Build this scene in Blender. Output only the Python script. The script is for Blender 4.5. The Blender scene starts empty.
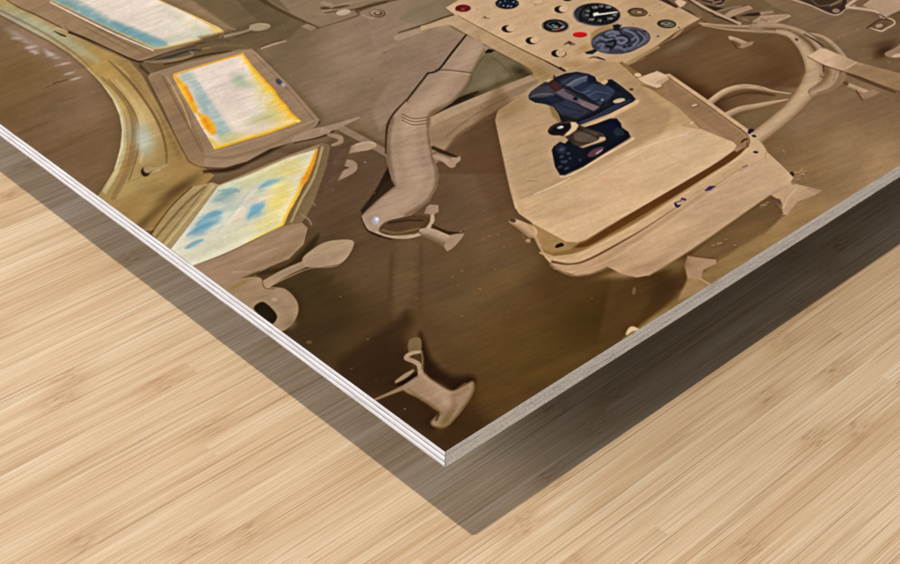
import bpy, bmesh, math, random
import numpy as np
from mathutils import Matrix, Vector

# ---------------------------------------------------------------- camera, world, lamps, exposure
KEY_W, SOFT_W, FRONT_W = 106.0, 92.0, 7.5
GRAIN = 0.0                                       # turn of the bamboo grain against the panel's front edge, degrees
BAM = [(184, 146, 104), (208, 172, 128), (220, 187, 144), (229, 199, 158), (240, 218, 184)]
ENDG = (206, 203, 196)
INK = 1.0
C = bpy.context.scene
# axes of the panel seen from the camera (X along its front right edge, Y along its left edge, Z up);
# the origin is the table point straight below the panel's front corner
F_PX = 1499.435
def _axis(px, py):
    a = np.array([px - 450.0, -(py - 282.0), -F_PX]); return a / np.linalg.norm(a)
AX, AY = _axis(2323, -733), _axis(-1392, -902)
AZ = np.cross(AX, AY)
ROT = np.array([AX, AY, AZ])                      # camera space -> world
D = 0.49                                          # camera height over the printed face, metres
T = 0.0106                                        # panel thickness
TOP = 0.125 * D                                   # height of the printed face over the table
CAM = np.array([-0.77492 * D, -0.75694 * D, TOP + D])
PX_W, PY_W = 0.66, 0.60                           # panel size

cam_d = bpy.data.cameras.new('camera'); cam = bpy.data.objects.new('camera', cam_d)
C.collection.objects.link(cam); C.camera = cam
cam_d.sensor_width = 36; cam_d.lens = F_PX / 900 * 36
cam_d.clip_start = 0.01; cam_d.clip_end = 100
cam.matrix_world = Matrix.Translation(CAM) @ Matrix([list(map(float, r)) for r in ROT]).to_4x4()
cam_d.dof.use_dof = True; cam_d.dof.focus_distance = 0.74; cam_d.dof.aperture_fstop = 36

w = bpy.data.worlds.new('World'); C.world = w; w.use_nodes = True
bg = w.node_tree.nodes['Background']; bg.inputs[0].default_value = (0.70, 0.79, 1.0, 1); bg.inputs[1].default_value = 0.24
C.view_settings.view_transform = 'Standard'; C.view_settings.look = 'None'
C.view_settings.exposure = 0; C.view_settings.gamma = 1
C.cycles.max_bounces = 8; C.cycles.use_denoising = True

def lamp(name, loc, aim, size, watts, col, size_y=None):
    d = bpy.data.lights.new(name, 'AREA'); d.size = size; d.energy = watts; d.color = col
    if size_y: d.shape = 'RECTANGLE'; d.size_y = size_y
    o = bpy.data.objects.new(name, d); C.collection.objects.link(o); o.location = loc
    o.rotation_euler = (Vector(aim) - Vector(loc)).to_track_quat('-Z', 'Y').to_euler()
    return o
KD = Vector((-0.332, 0.085, 1.0)).normalized()
lamp('key_lamp', KD * 4.0 + Vector((0.2, 0.2, 0)), (0.2, 0.2, 0), 0.05, KEY_W, (1.0, 0.95, 0.88))
lamp('added_left_fill', (-2.4, 1.75, 1.45), (0.0, 0.25, 0.02), 1.9, SOFT_W, (0.76, 0.82, 1.0), 1.3)  # added soft fill, brightens the left edge and the shadow; no window there
lamp('added_front_fill', (0.3, -1.6, 0.12), (0.3, 0.0, 0.06), 1.2, FRONT_W, (1.0, 0.98, 0.95), 0.12)  # added low fill, lifts the front right edge but hardly the table

# ---------------------------------------------------------------- helpers
def link(o, parent=None):
    C.collection.objects.link(o)
    if parent: o.parent = parent
    return o
def mesh_obj(name, bm, mats, parent=None, smooth=False):
    me = bpy.data.meshes.new(name); bm.to_mesh(me); bm.free()
    for m in (mats if isinstance(mats, (list, tuple)) else [mats]): me.materials.append(m)
    if smooth:
        for p in me.polygons: p.use_smooth = True
    return link(bpy.data.objects.new(name, me), parent)
class NT:
    """terse node-tree writer"""
    def __init__(s, name):
        s.m = bpy.data.materials.new(name); s.m.use_nodes = True; s.t = s.m.node_tree
        s.b = s.t.nodes['Principled BSDF']
    def n(s, typ, ins=None, **kw):
        nd = s.t.nodes.new(typ)
        for k, v_ in kw.items(): setattr(nd, k, v_)
        for k, v_ in (ins or {}).items():
            if isinstance(v_, bpy.types.NodeSocket): s.t.links.new(v_, nd.inputs[k])
            else: nd.inputs[k].default_value = v_
        return nd
    def math(s, op, a, b=0.0, c=0.0, clamp=False):
        return s.n('ShaderNodeMath', {0: a, 1: b, 2: c}, operation=op, use_clamp=clamp).outputs[0]
    def noise(s, vec, scale, detail=2.0, rough=.5, dist=0.0):
        return s.n('ShaderNodeTexNoise', {'Vector': vec, 'Scale': scale, 'Detail': detail, 'Roughness': rough, 'Distortion': dist}).outputs['Fac']
    def xyz(s, x, y, z=0.0): return s.n('ShaderNodeCombineXYZ', {0: x, 1: y, 2: z}).outputs[0]
    def ramp(s, f, stops, interp='LINEAR'):
        r = s.n('ShaderNodeValToRGB', {0: f}); cr = r.color_ramp; cr.interpolation = interp
        while len(cr.elements) < len(stops): cr.elements.new(0.5)
        for e, (p_, c_) in zip(cr.elements, stops):
            e.position = p_; e.color = (*c_, 1) if isinstance(c_, (tuple, list)) else (c_, c_, c_, 1)
        return r.outputs[0]
    def mixc(s, f, a, b, mode='MIX'):
        m = s.n('ShaderNodeMix', data_type='RGBA', blend_type=mode)
        for i, v_ in ((0, f), (6, a), (7, b)):
            if isinstance(v_, bpy.types.NodeSocket): s.t.links.new(v_, m.inputs[i])
            else: m.inputs[i].default_value = (*v_, 1) if isinstance(v_, (tuple, list)) else v_
        return m.outputs[2]
    def smooth(s, v_, lo, hi):
        return s.n('ShaderNodeMapRange', {0: v_, 1: lo, 2: hi}, interpolation_type='SMOOTHSTEP').outputs[0]
    def done(s, col=None, rough=None, bump=None, strength=.2, dist=.0005, spec=None):
        if col is not None:
            if isinstance(col, bpy.types.NodeSocket): s.t.links.new(col, s.b.inputs['Base Color'])
            else: s.b.inputs['Base Color'].default_value = (*col, 1)
        if rough is not None:
            if isinstance(rough, bpy.types.NodeSocket): s.t.links.new(rough, s.b.inputs['Roughness'])
            else: s.b.inputs['Roughness'].default_value = rough
        if spec is not None: s.b.inputs['Specular IOR Level'].default_value = spec
        if bump is not None:
            bn = s.n('ShaderNodeBump', {'Height': bump, 'Strength': strength, 'Distance': dist})
            s.t.links.new(bn.outputs[0], s.b.inputs['Normal'])
        return s.m
def lin(r, g, b):
    return tuple(((c / 255 + .055) / 1.055) ** 2.4 if c > 10 else c / 255 / 12.92 for c in (r, g, b))

# ---------------------------------------------------------------- the bamboo table top
def bamboo():
    n = NT('bamboo')
    co = n.n('ShaderNodeTexCoord').outputs['Object']
    rot = n.n('ShaderNodeMapping', {'Vector': co, 'Rotation': (0, 0, math.radians(GRAIN))}).outputs[0]
    sp = n.n('ShaderNodeSeparateXYZ', {0: rot}); u, wv = sp.outputs[0], sp.outputs[1]
    wob = n.math('MULTIPLY', n.math('SUBTRACT', n.noise(n.xyz(n.math('MULTIPLY', u, 1.2), n.math('MULTIPLY', wv, 4)), 1.0, 1), .5), .003)
    w2 = n.math('ADD', wv, wob)
    # laminated strips, each cut from its own cane
    sw = n.math('DIVIDE', w2, .0125)
    sid = n.math('FLOOR', sw); sfr = n.math('FRACT', sw)
    wn = n.n('ShaderNodeTexWhiteNoise', {'Vector': n.xyz(sid, 3.7)}, noise_dimensions='2D')
    r1 = wn.outputs['Value']
    seg = n.math('ADD', n.math('MULTIPLY', u, 1.35), n.math('MULTIPLY', r1, 17.3))
    gid = n.math('FLOOR', seg)
    r2 = n.n('ShaderNodeTexWhiteNoise', {'Vector': n.xyz(sid, gid)}, noise_dimensions='2D').outputs['Value']
    shift = n.math('MULTIPLY', r2, 41.0)
    uu = n.math('ADD', u, shift)
    def fib(fu, fw, det=2.0, seed=0.0, rough=.55): return n.noise(n.xyz(n.math('MULTIPLY', uu, fu), n.math('MULTIPLY', w2, fw), seed), 1.0, det, rough)
    def fibc(fu, fw, det=2.0, seed=0.0): return n.noise(n.xyz(n.math('MULTIPLY', u, fu), n.math('MULTIPLY', w2, fw), seed), 1.0, det)
    f_fine = fib(16, 2400, 2, 1.0); f_mid = fib(6.5, 950, 3, 2.0); f_big = fib(6, 230, 2, 3.0); f_soft = fibc(2.0, 18, 2, 4.0)
    tone = n.math('ADD', n.math('MULTIPLY', f_big, .36), n.math('MULTIPLY', f_mid, .44))
    tone = n.math('ADD', tone, n.math('MULTIPLY', f_fine, .28))
    tone = n.math('ADD', tone, n.math('MULTIPLY', n.math('SUBTRACT', r2, .5), .10))
    tone = n.math('ADD', tone, n.math('MULTIPLY', n.math('SUBTRACT', f_soft, .5), .22))
    col = n.ramp(tone, [(.32, lin(*BAM[0])), (.45, lin(*BAM[1])), (.54, lin(*BAM[2])), (.62, lin(*BAM[3])), (.76, lin(*BAM[4]))])
    warm = n.smooth(n.noise(n.xyz(n.math('MULTIPLY', uu, 2.6), n.math('MULTIPLY', w2, 75), 30.0), 1.0, 2), .5, .72)
    col = n.mixc(n.math('MULTIPLY', warm, .25), col, lin(206, 158, 108))
    # dark and pale vascular streaks
    st = n.smooth(fib(8, 1150, 2, 9.0), .60, .67)
    col = n.mixc(n.math('MULTIPLY', st, .62), col, lin(156, 108, 64))
    st2 = n.smooth(fib(12, 2000, 1, 12.0), .60, .74)
    col = n.mixc(n.math('MULTIPLY', st2, .6), col, lin(158, 114, 70))
    st3 = n.smooth(fib(10, 1500, 1, 15.0), .60, .72)
    col = n.mixc(n.math('MULTIPLY', st3, .55), col, lin(240, 222, 190))
    # glue seams between the strips
    e = n.math('ABSOLUTE', n.math('SUBTRACT', sfr, .5))
    seam = n.smooth(e, .478, .497)
    seam = n.math('MULTIPLY', seam, n.smooth(fibc(1.6, 60, 1, 21.0), .46, .62))
    col = n.mixc(n.math('MULTIPLY', seam, .75), col, lin(140, 98, 58))
    # knuckles (nodes) of the cane: short flecked bands, one every so often on every strip
    nf = n.math('FRACT', n.math('ADD', n.math('MULTIPLY', u, 4.4), n.math('MULTIPLY', r1, 9.1)))
    nwob = n.math('MULTIPLY', n.math('SUBTRACT', n.noise(n.xyz(n.math('MULTIPLY', u, 30), n.math('MULTIPLY', w2, 160), 5), 1.0, 2), .5), .05)
    nd = n.math('ABSOLUTE', n.math('ADD', n.math('SUBTRACT', nf, .5), nwob))
    nmask = n.math('SUBTRACT', 1.0, n.smooth(nd, .0, .06))
    keep = n.smooth(n.math('FRACT', n.math('MULTIPLY', r1, 37.0)), .35, .5)
    nmask = n.math('MULTIPLY', nmask, keep)
    flk = n.noise(n.xyz(n.math('MULTIPLY', u, 100), n.math('MULTIPLY', w2, 1000), 7), 1.0, 2, .6)
    col = n.mixc(n.math('MULTIPLY', nmask, n.math('MULTIPLY', n.smooth(flk, .50, .64), .6)), col, lin(138, 98, 60))
    col = n.mixc(n.math('MULTIPLY', nmask, n.math('MULTIPLY', n.smooth(flk, .50, .36), .7)), col, lin(236, 214, 178))
    tail = n.math('MULTIPLY', n.math('SUBTRACT', 1.0, n.smooth(nd, .0, .13)), keep)
    col = n.mixc(n.math('MULTIPLY', tail, .38), col, lin(186, 140, 90))
    grit = n.noise(n.xyz(n.math('MULTIPLY', u, 900), n.math('MULTIPLY', w2, 1500), 3), 1.0, 2)
    col = n.mixc(1.0, col, n.ramp(grit, [(.25, .90), (.75, 1.0)]), 'MULTIPLY')
    h = n.math('ADD', n.math('MULTIPLY', f_fine, .6), n.math('MULTIPLY', f_mid, .6))
    h = n.math('SUBTRACT', h, n.math('MULTIPLY', st, .5))
    return n.done(col, n.ramp(f_mid, [(.3, .5), (.7, .66)]), h, .22, .0004, spec=.3)
bm = bmesh.new()
bmesh.ops.create_cube(bm, size=1, matrix=Matrix.Translation((0.35, 0.3, -0.015)) @ Matrix.Diagonal((2.6, 2.4, 0.03, 1)))
bmesh.ops.bevel(bm, geom=bm.edges[:], offset=.002, segments=2, affect='EDGES')
table = mesh_obj('table_surface', bm, bamboo()); table['kind'] = 'structure'

# ---------------------------------------------------------------- the picture printed on the panel
# A small numpy painter.  Every texel of the print knows its place (PX, PY) in the
# sketch the picture was traced in; shapes are filled, stroked and blended there.
class Painter:
    def __init__(s, PX, PY):
        s.PX = PX.astype(np.float32); s.PY = PY.astype(np.float32)
        s.H, s.W = PX.shape
        s.img = np.zeros((s.H, s.W, 3), np.float32)
        s.clipm = None
        s.o = (0.0, 0.0, 1.0); s.wk = 1.0
    def v(s, x, y, k, wk=1.0): s.o = (x, y, k); s.wk = wk
    def t(s, pts):
        x, y, k = s.o
        return [(x + p[0] / k, y + p[1] / k) for p in pts]
    def win(s, x0, y0, x1, y1):
        m = (s.PX > x0) & (s.PX < x1) & (s.PY > y0) & (s.PY < y1)
        r = np.flatnonzero(m.any(1)); c = np.flatnonzero(m.any(0))
        if len(r) == 0: return None
        return slice(r[0], r[-1] + 1), slice(c[0], c[-1] + 1)
    @staticmethod
    def smooth(pts, closed, n=5):
        out = []; N = len(pts)
        rng = range(N) if closed else range(N - 1)
        for i in rng:
            if closed: p = [pts[(i + j) % N] for j in (-1, 0, 1, 2)]
            else: p = [pts[min(max(i + j, 0), N - 1)] for j in (-1, 0, 1, 2)]
            p = np.array(p, float)
            for k in range(n):
                u = k / n
                out.append(tuple(.5 * ((2 * p[1]) + (-p[0] + p[2]) * u + (2 * p[0] - 5 * p[1] + 4 * p[2] - p[3]) * u * u + (-p[0] + 3 * p[1] - 3 * p[2] + p[3]) * u ** 3)))
        if not closed: out.append(tuple(pts[-1]))
        return out
    def mix(s, w, a, col):
        if s.clipm is not None: a = a * s.clipm[w]
        col = np.asarray(col, np.float32)
        s.img[w] += a[..., None] * (col - s.img[w])
    def cov(s, pts, f):
        P = np.array(pts, np.float32)
        m = f + 1
        w = s.win(P[:, 0].min() - m, P[:, 1].min() - m, P[:, 0].max() + m, P[:, 1].max() + m)
        if w is None: return None, None
        x = s.PX[w]; y = s.PY[w]
        d2 = np.full(x.shape, 1e9, np.float32); ins = np.zeros(x.shape, bool)
        Q = np.roll(P, -1, 0)
        for (ax, ay), (bx, by) in zip(P, Q):
            ex, ey = bx - ax, by - ay
            L = ex * ex + ey * ey
            if L < 1e-9: continue
            u = np.clip(((x - ax) * ex + (y - ay) * ey) / L, 0, 1)
            dx = x - ax - u * ex; dy = y - ay - u * ey
            np.minimum(d2, dx * dx + dy * dy, out=d2)
            if ay != by:
                c = (ay > y) != (by > y)
                ins ^= c & (x < ex * (y - ay) / ey + ax)
        d = np.sqrt(d2); d = np.where(ins, d, -d)
        a = np.clip(d / (2 * f) + .5, 0, 1)
        return w, a * a * (3 - 2 * a)
    def P(s, pts, col, f=.7, a=1., sm=False, g=None):
        """filled polygon; g = (x0, y0, x1, y1, second colour) blends along an axis"""
        pts = s.t(pts)
        if sm: pts = s.smooth(pts, True)
        w, c = s.cov(pts, f)
        if w is None: return
        if g is not None:
            (x0, y0), (x1, y1) = s.t([(g[0], g[1]), (g[2], g[3])])
            ex, ey = x1 - x0, y1 - y0
            u = np.clip(((s.PX[w] - x0) * ex + (s.PY[w] - y0) * ey) / (ex * ex + ey * ey), 0, 1)[..., None]
            col = np.array(col, np.float32) * (1 - u) + np.array(g[4], np.float32) * u
        s.mix(w, c * a, col)
    def S(s, pts, wd, col, f=.7, a=1., sm=True):
        """stroke; wd and col may be lists: width along it, colours across it"""
        k = s.o[2]; n = len(pts)
        wd = [q * s.wk for q in ([wd] * n if np.isscalar(wd) else wd)]
        tri = [(p[0], p[1], q) for p, q in zip(s.t(pts), wd)]
        if sm and n > 2: 
            xy = s.smooth([(q[0], q[1]) for q in tri], False)
            ws = s.smooth([(q[2], 0) for q in tri], False)
            tri = [(p[0], p[1], q[0] / k) for p, q in zip(xy, ws)]
        else: tri = [(q[0], q[1], q[2] / k) for q in tri]
        T = np.array(tri, np.float32); m = T[:, 2].max() + f + 1
        w = s.win(T[:, 0].min() - m, T[:, 1].min() - m, T[:, 0].max() + m, T[:, 1].max() + m)
        if w is None: return
        x = s.PX[w]; y = s.PY[w]
        best = np.full(x.shape, -1e9, np.float32); side = np.zeros(x.shape, np.float32)
        for i in range(len(T) - 1):
            ax, ay, aw = T[i]; bx, by, bw = T[i + 1]
            ex, ey = bx - ax, by - ay; L = ex * ex + ey * ey
            if L < 1e-9: continue
            u = np.clip(((x - ax) * ex + (y - ay) * ey) / L, 0, 1)
            dx = x - ax - u * ex; dy = y - ay - u * ey
            h = np.maximum((aw + (bw - aw) * u) / 2, .05)
            D = np.sqrt(dx * dx + dy * dy)
            q = h - D
            sd = np.sign(ex * dy - ey * dx) * D / h
            up = q > best
            best = np.where(up, q, best); side = np.where(up, sd, side)
        c = np.clip(best / (2 * f) + .5, 0, 1); c = c * c * (3 - 2 * c)
        if isinstance(col[0], (list, tuple)):
            K = np.array(col, np.float32); pos = (np.clip(side, -1, 1) + 1) / 2 * (len(K) - 1)
            i0 = np.clip(pos.astype(int), 0, len(K) - 2); fr = (pos - i0)[..., None]
            col = K[i0] * (1 - fr) + K[i0 + 1] * fr
        s.mix(w, c * a, col)
    def E(s, x, y, rx, ry, ang, col, f=.5, a=1., g=None):
        th = np.radians(ang); pts = []
        for i in range(28):
            q = 2 * np.pi * i / 28; u, v_ = rx * np.cos(q), ry * np.sin(q)
            pts.append((x + u * np.cos(th) - v_ * np.sin(th), y + u * np.sin(th) + v_ * np.cos(th)))
        s.P(pts, col, f, a, g=g)
    def B(s, x, y, rx, ry, ang, col, a=.6):
        """soft blob"""
        (x, y), = s.t([(x, y)]); k = s.o[2]; rx /= k; ry /= k
        m = 2.2 * max(rx, ry); w = s.win(x - m, y - m, x + m, y + m)
        if w is None: return
        th = np.radians(ang); X = s.PX[w] - x; Y = s.PY[w] - y
        u = (X * np.cos(th) + Y * np.sin(th)) / rx; v_ = (-X * np.sin(th) + Y * np.cos(th)) / ry
        s.mix(w, a * np.exp(-1.2 * (u * u + v_ * v_) ** 1.2), col)
    def clip(s, pts=None, f=.7, sm=False):
        if pts is None: s.clipm = None; return
        pts = s.t(pts)
        if sm: pts = s.smooth(pts, True)
        w, c = s.cov(pts, f)
        s.clipm = np.zeros((s.H, s.W), np.float32)
        if w is not None: s.clipm[w] = c
    def field(s, pts, pw=3.2):
        q = 6; X = s.PX[::q, ::q]; Y = s.PY[::q, ::q]
        num = np.zeros(X.shape + (3,), np.float32); den = np.zeros(X.shape, np.float32)
        for x, y, c in pts:
            wt = 1 / (((X - x) ** 2 + (Y - y) ** 2 + 60) ** (pw / 2))
            num += wt[..., None] * np.array(c, np.float32); den += wt
        F = num / den[..., None]
        # smooth upsample
        r = np.minimum(np.arange(s.H) / q, F.shape[0] - 1.001); c = np.minimum(np.arange(s.W) / q, F.shape[1] - 1.001)
        r0 = r.astype(int); c0 = c.astype(int); fr = (r - r0)[:, None, None]; fc = (c - c0)[None, :, None]
        F = F[r0] * (1 - fr) + F[np.minimum(r0 + 1, F.shape[0] - 1)] * fr
        F = F[:, c0] * (1 - fc) + F[:, np.minimum(c0 + 1, F.shape[1] - 1)] * fc
        return F.astype(np.float32)

def paint(p):
    P, S, E, B, v, clip = p.P, p.S, p.E, p.B, p.v, p.clip
    # -- hull plates: broad tones
    p.img[:] = p.field([(x_, y_, tuple(c_ * (1.0 if x_ < 760 else 1.09) for c_ in q_)) for x_, y_, q_ in [
        (20,-40,(120,96,64)),(250,5,(102,84,60)),(230,40,(104,84,58)),(300,-20,(118,98,72)),(280,60,(116,95,70)),
        (350,60,(138,114,87)),(330,95,(134,110,84)),(380,30,(138,114,88)),(420,40,(140,116,90)),(300,120,(112,90,66)),
        (370,110,(128,104,78)),(350,140,(112,90,65)),(350,190,(97,77,54)),(330,240,(88,68,46)),(370,260,(92,71,50)),
        (440,200,(98,76,54)),(470,180,(108,82,58)),(480,240,(106,80,56)),(440,290,(94,72,49)),(330,310,(72,54,32)),(360,345,(80,58,34)),
        (300,330,(70,52,30)),(380,375,(66,45,24)),(350,380,(76,54,32)),(420,330,(84,62,38)),(460,290,(96,74,50)),(500,300,(98,72,46)),(520,330,(92,66,38)),
        (500,400,(88,63,33)),(540,380,(84,60,30)),(600,320,(76,53,25)),(470,430,(70,47,22)),(450,470,(66,44,20)),(400,420,(66,44,22)),
        (560,290,(84,60,34)),(640,290,(74,51,24)),(620,340,(84,60,28)),(680,262,(92,68,40)),(740,245,(122,94,60)),(800,215,(140,110,74)),(880,170,(146,116,78)),
        (700,280,(128,100,62)),(850,150,(132,104,72)),(800,120,(122,96,68)),(870,100,(118,92,66)),(780,150,(112,86,58)),(800,170,(122,94,62)),(900,60,(104,80,56)),(820,60,(112,88,62)),
        (760,10,(120,96,70)),(840,20,(116,92,66)),(900,-10,(100,76,54)),(720,60,(112,84,56)),(700,100,(84,60,32)),(740,80,(104,76,48)),
        (780,30,(112,88,64)),(760,120,(108,84,58)),(690,50,(104,78,52)),(1000,50,(110,84,58)),(1000,-150,(104,80,58)),(600,-120,(128,104,78)),(300,-200,(110,90,66)),(-200,100,(112,88,58)),(900,300,(140,110,74)),(500,560,(66,44,20)),(100,300,(110,84,54))]])
    # -- turret ring, top left
    v(0,0,4.338)
    P([(-700,-60),(0,60),(110,120),(215,175),(300,230),(370,290),(440,360),(490,430),(520,500),(528,564),(520,640),(490,740),(420,840),(300,1000),(-700,1000)], (118,92,62), 1.2, sm=False, g=(60,100,300,520,(112,86,60)))
    clip([(-700,-60),(0,70),(110,130),(215,185),(300,240),(370,300),(435,370),(480,440),(510,500),(518,564),(510,640),(480,740),(410,840),(300,1000),(-700,1000)],1.5)
    B(180,190,300,60,35,(140,113,88),.8); B(380,420,80,150,-20,(126,99,74),.6); B(60,330,170,70,-20,(106,82,48),.7); B(300,520,160,60,-15,(126,97,72),.7)
    B(20,500,120,60,0,(104,78,46),.6); B(160,420,150,12,-22,(100,76,48),.5); B(330,350,110,14,-20,(136,108,82),.4); B(130,560,150,10,-22,(98,74,46),.4); B(260,640,200,14,-24,(100,74,48),.5)
    B(90,160,80,14,30,(160,140,120),.5)
    rr = random.Random(4)
    for (x,y,dx,dy,w_,c_) in [(50,170,60,-12,9,(158,138,124)),(72,150,20,2,7,(150,132,118)),(112,205,60,-10,10,(168,150,138)),(130,225,50,-14,10,(160,142,128)),(150,235,20,-6,6,(166,148,134)),(200,225,50,10,9,(166,148,136)),(205,243,60,-8,9,(160,142,126)),(240,285,70,-14,7,(158,136,120)),(270,278,40,-8,6,(168,150,136)),(280,322,50,-12,6,(166,148,134)),(310,345,50,-16,6,(168,150,134)),(320,305,20,-4,4,(150,128,110)),(190,212,14,6,5,(170,152,140)),(395,400,18,-4,5,(146,120,92))]:
        S([(x,y),(x+dx*.8,y+dy*.8)], [w_*.7,w_*.3], c_, 1.1, .5)
    for (x,y,rx,ry,an,a_) in [(135,205,26,8,-10,.8),(150,225,20,8,15,.7),(215,232,22,10,20,.8),(245,250,20,6,-5,.6),(70,165,22,7,10,.6),(285,275,26,5,-10,.6),(300,318,24,5,-15,.5),(330,340,26,5,-15,.6),(110,180,14,5,0,.4)]: B(x,y,rx,ry,an,(172,158,146),a_)
    S([(230,362),(290,345)],[4,3],(78,56,34),.8,.8); S([(200,378),(240,362)],3,(92,70,44),.9,.6); S([(250,440),(330,420)],3,(96,72,46),.9,.6)
    clip()
    # ring bands
    band = lambda off, pts: [(x + off * .55, y - off) for x, y in pts]
    rim = [(-700,-60),(0,60),(110,120),(215,175),(300,230),(370,290),(440,360),(490,430),(520,500),(530,564),(522,640),(494,740),(430,840),(330,1000)]
    P([(-300,-140),(60,5),(255,115),(320,150),(440,210),(560,262),(620,330),(720,520),(800,660),(930,760),(700,1000),(300,1000),(430,840),(494,740),(522,640),(530,564),(520,500),(490,430),(440,360),(370,290),(300,230),(215,175),(110,120),(0,60),(-400,-50)], (160,132,80), 1., g=(200,100,700,560,(146,114,66)))
    clip([(-300,-140),(60,5),(255,115),(320,150),(440,210),(560,262),(620,330),(720,520),(800,660),(930,760),(700,1000),(330,1000),(430,840),(494,740),(522,640),(530,564),(520,500),(490,430),(440,360),(370,290),(300,230),(215,175),(110,120),(0,60),(-400,-50)],1.)
    B(90,60,160,40,28,(170,146,88),.7); B(60,75,180,20,28,(150,148,116),.8); B(200,130,160,22,32,(154,152,116),.9); B(340,220,90,40,35,(158,146,104),.7)
    B(430,280,100,60,40,(160,126,66),.7); B(520,380,70,120,-30,(176,140,72),.8); B(545,330,60,60,30,(140,108,60),.6)
    B(620,500,60,120,-20,(182,150,88),.8); B(600,590,44,66,-10,(168,170,140),.95); B(596,560,30,50,0,(172,176,152),.6); B(600,690,120,60,30,(160,132,82),.8)
    B(560,800,180,60,-30,(158,136,82),.8); B(680,760,100,60,-30,(150,124,74),.7); B(660,880,160,40,-42,(150,126,74),.6)
    B(520,400,60,110,-35,(184,152,90),.7); B(640,560,70,120,-15,(186,156,98),.8)
    S([(-100,15),(0,62),(100,112),(188,160),(280,222),(361,292),(410,345)],[12,13,13,13,12,12,8],(150,154,130),1.,.9)
    S([(-100,35),(0,80),(100,130),(190,182),(290,250),(350,300)],4,(168,150,108),.8,.8)
    S([(-60,12),(0,44),(110,98),(215,156),(330,236),(400,300)],[6,7,7,7,6,4],(128,102,66),1.,.85)
    S([(30,40),(120,84),(230,140),(340,210),(420,262)],[18,24,26,28,20],(158,158,122),3,.55)
    S([(380,300),(450,372),(505,450),(535,540),(535,640),(508,735),(455,830)],[6,12,18,22,22,22,20],(176,160,106),1.4,.95)
    S([(430,352),(490,430),(520,500),(532,564),(526,640),(500,730)],[4,6,8,9,9,6],(196,190,150),1.2,.9)
    S([(440,335),(505,395),(560,470),(583,560),(575,660),(545,755),(490,860)],[8,14,22,30,30,26,22],(136,108,68),1.6,.9)
    S([(470,345),(540,420),(588,500),(604,580),(592,680),(560,780)],[3,5,6,6,6,4],(108,82,50),1.1,.8)
    S([(505,350),(570,425),(618,510),(630,600),(610,700)],[6,12,16,16,10],(190,162,104),2.,.8)
    B(628,610,40,66,-12,(170,176,150),.95); B(618,580,26,50,-10,(186,184,154),.6)
    S([(470,262),(520,308),(580,372),(636,448),(680,520),(708,590),(722,660),(722,710)],[3,7,10,10,11,10,8,4],(116,88,56),1.2,.9)
    S([(500,275),(560,330),(650,440),(700,530)],[3,5,6,4],(190,160,104),1.2,.6)
    S([(570,340),(620,400),(690,500),(740,600),(780,680)],14,(126,98,62),3,.6)
    S([(235,135),(265,150),(285,157)],[3,8,6],(70,50,30),.7); S([(225,122),(262,124),(300,135)],[4,10,5],(182,154,108),.9,.8)
    # bolt head low on the ring
    v(130,140,4.03)
    B(70,122,34,20,-10,(120,96,62),.7); E(62,128,18,19,10,(62,46,26),.8); E(70,118,16,15,10,(150,124,86),.9); S([(80,112),(110,118),(150,100)],[12,14,7],(160,134,94),.9,.9); S([(90,130),(120,120)],5,(190,164,120),.8,.6)
    B(80,310,200,20,-42,(100,76,44),.85); B(190,200,110,22,-32,(96,72,44),.9)
    clip()
    # -- first window frame (top)
    v(0,0,3.891)
    P([(20,-60),(60,20),(230,105),(280,125),(330,150),(430,200),(520,238),(560,235),(640,205),(895,120),(1000,80),(700,-220)], (146,118,84), .9, g=(230,60,640,200,(138,112,80)))
    B(300,60,260,14,30,(160,134,98),.5); B(420,130,200,6,28,(116,90,60),.6); B(560,215,90,10,-14,(128,100,70),.5)
    S([(-40,-60),(50,15),(150,62),(240,108)],[5,5,6,4],(98,74,48),.9,.9); S([(270,125),(340,152),(440,198),(520,234),(560,237),(640,210),(760,178)],[10,8,6,8,7,5,4],(66,48,30),.8,.95)
    S([(250,100),(300,140),(400,180)],2,(98,76,50),.6,.6); S([(330,105),(470,180),(490,192)],2,(110,84,56),.6,.8)
    # brackets between window one and two
    P([(560,240),(640,208),(760,180),(895,150),(1000,130),(1000,210),(895,225),(760,262),(640,285),(600,282)],(104,84,56),1,sm=False)
    P([(560,262),(600,300),(580,292),(540,262),(545,245)],(80,62,36),1.2,.8)
    S([(575,242),(650,224),(740,196),(780,196)],[6,12,8,5],(58,62,62),.9,.85); S([(560,238),(600,240),(700,230),(750,212),(740,200)],[4,10,14,8,4],(140,114,80),.9,.9); S([(640,250),(700,238),(760,222),(830,208),(900,200)],[4,5,5,6,8],(60,44,26),.8,.9)
    S([(760,172),(840,156),(895,158)],[3,6,8],(66,54,40),.8,.8); S([(790,190),(860,176),(960,178)],[6,12,12],(138,112,78),.9,.8)
    # window one glass
    g1=[(200,0),(330,62),(460,125),(600,190),(640,186),(760,158),(872,124),(850,105),(720,45),(620,0),(500,-60),(60,-60)]
    P(g1,(222,206,178),.8); clip(g1,.9)
    B(520,0,150,60,25,(230,214,188),.8); B(760,110,120,20,30,(196,196,150),.8); B(690,150,150,16,-12,(182,186,150),.9)
    S([(60,-60),(330,68),(470,132),(640,205)],[90,62,60,46],(122,158,150),6,.95); S([(200,-10),(330,45),(400,75)],[36,40,30],(112,150,150),5,.8); S([(440,90),(540,132),(640,170)],[20,30,22],(104,148,150),3,.8)
    B(300,10,80,14,28,(142,160,146),.6)
    rq = random.Random(3)
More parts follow.
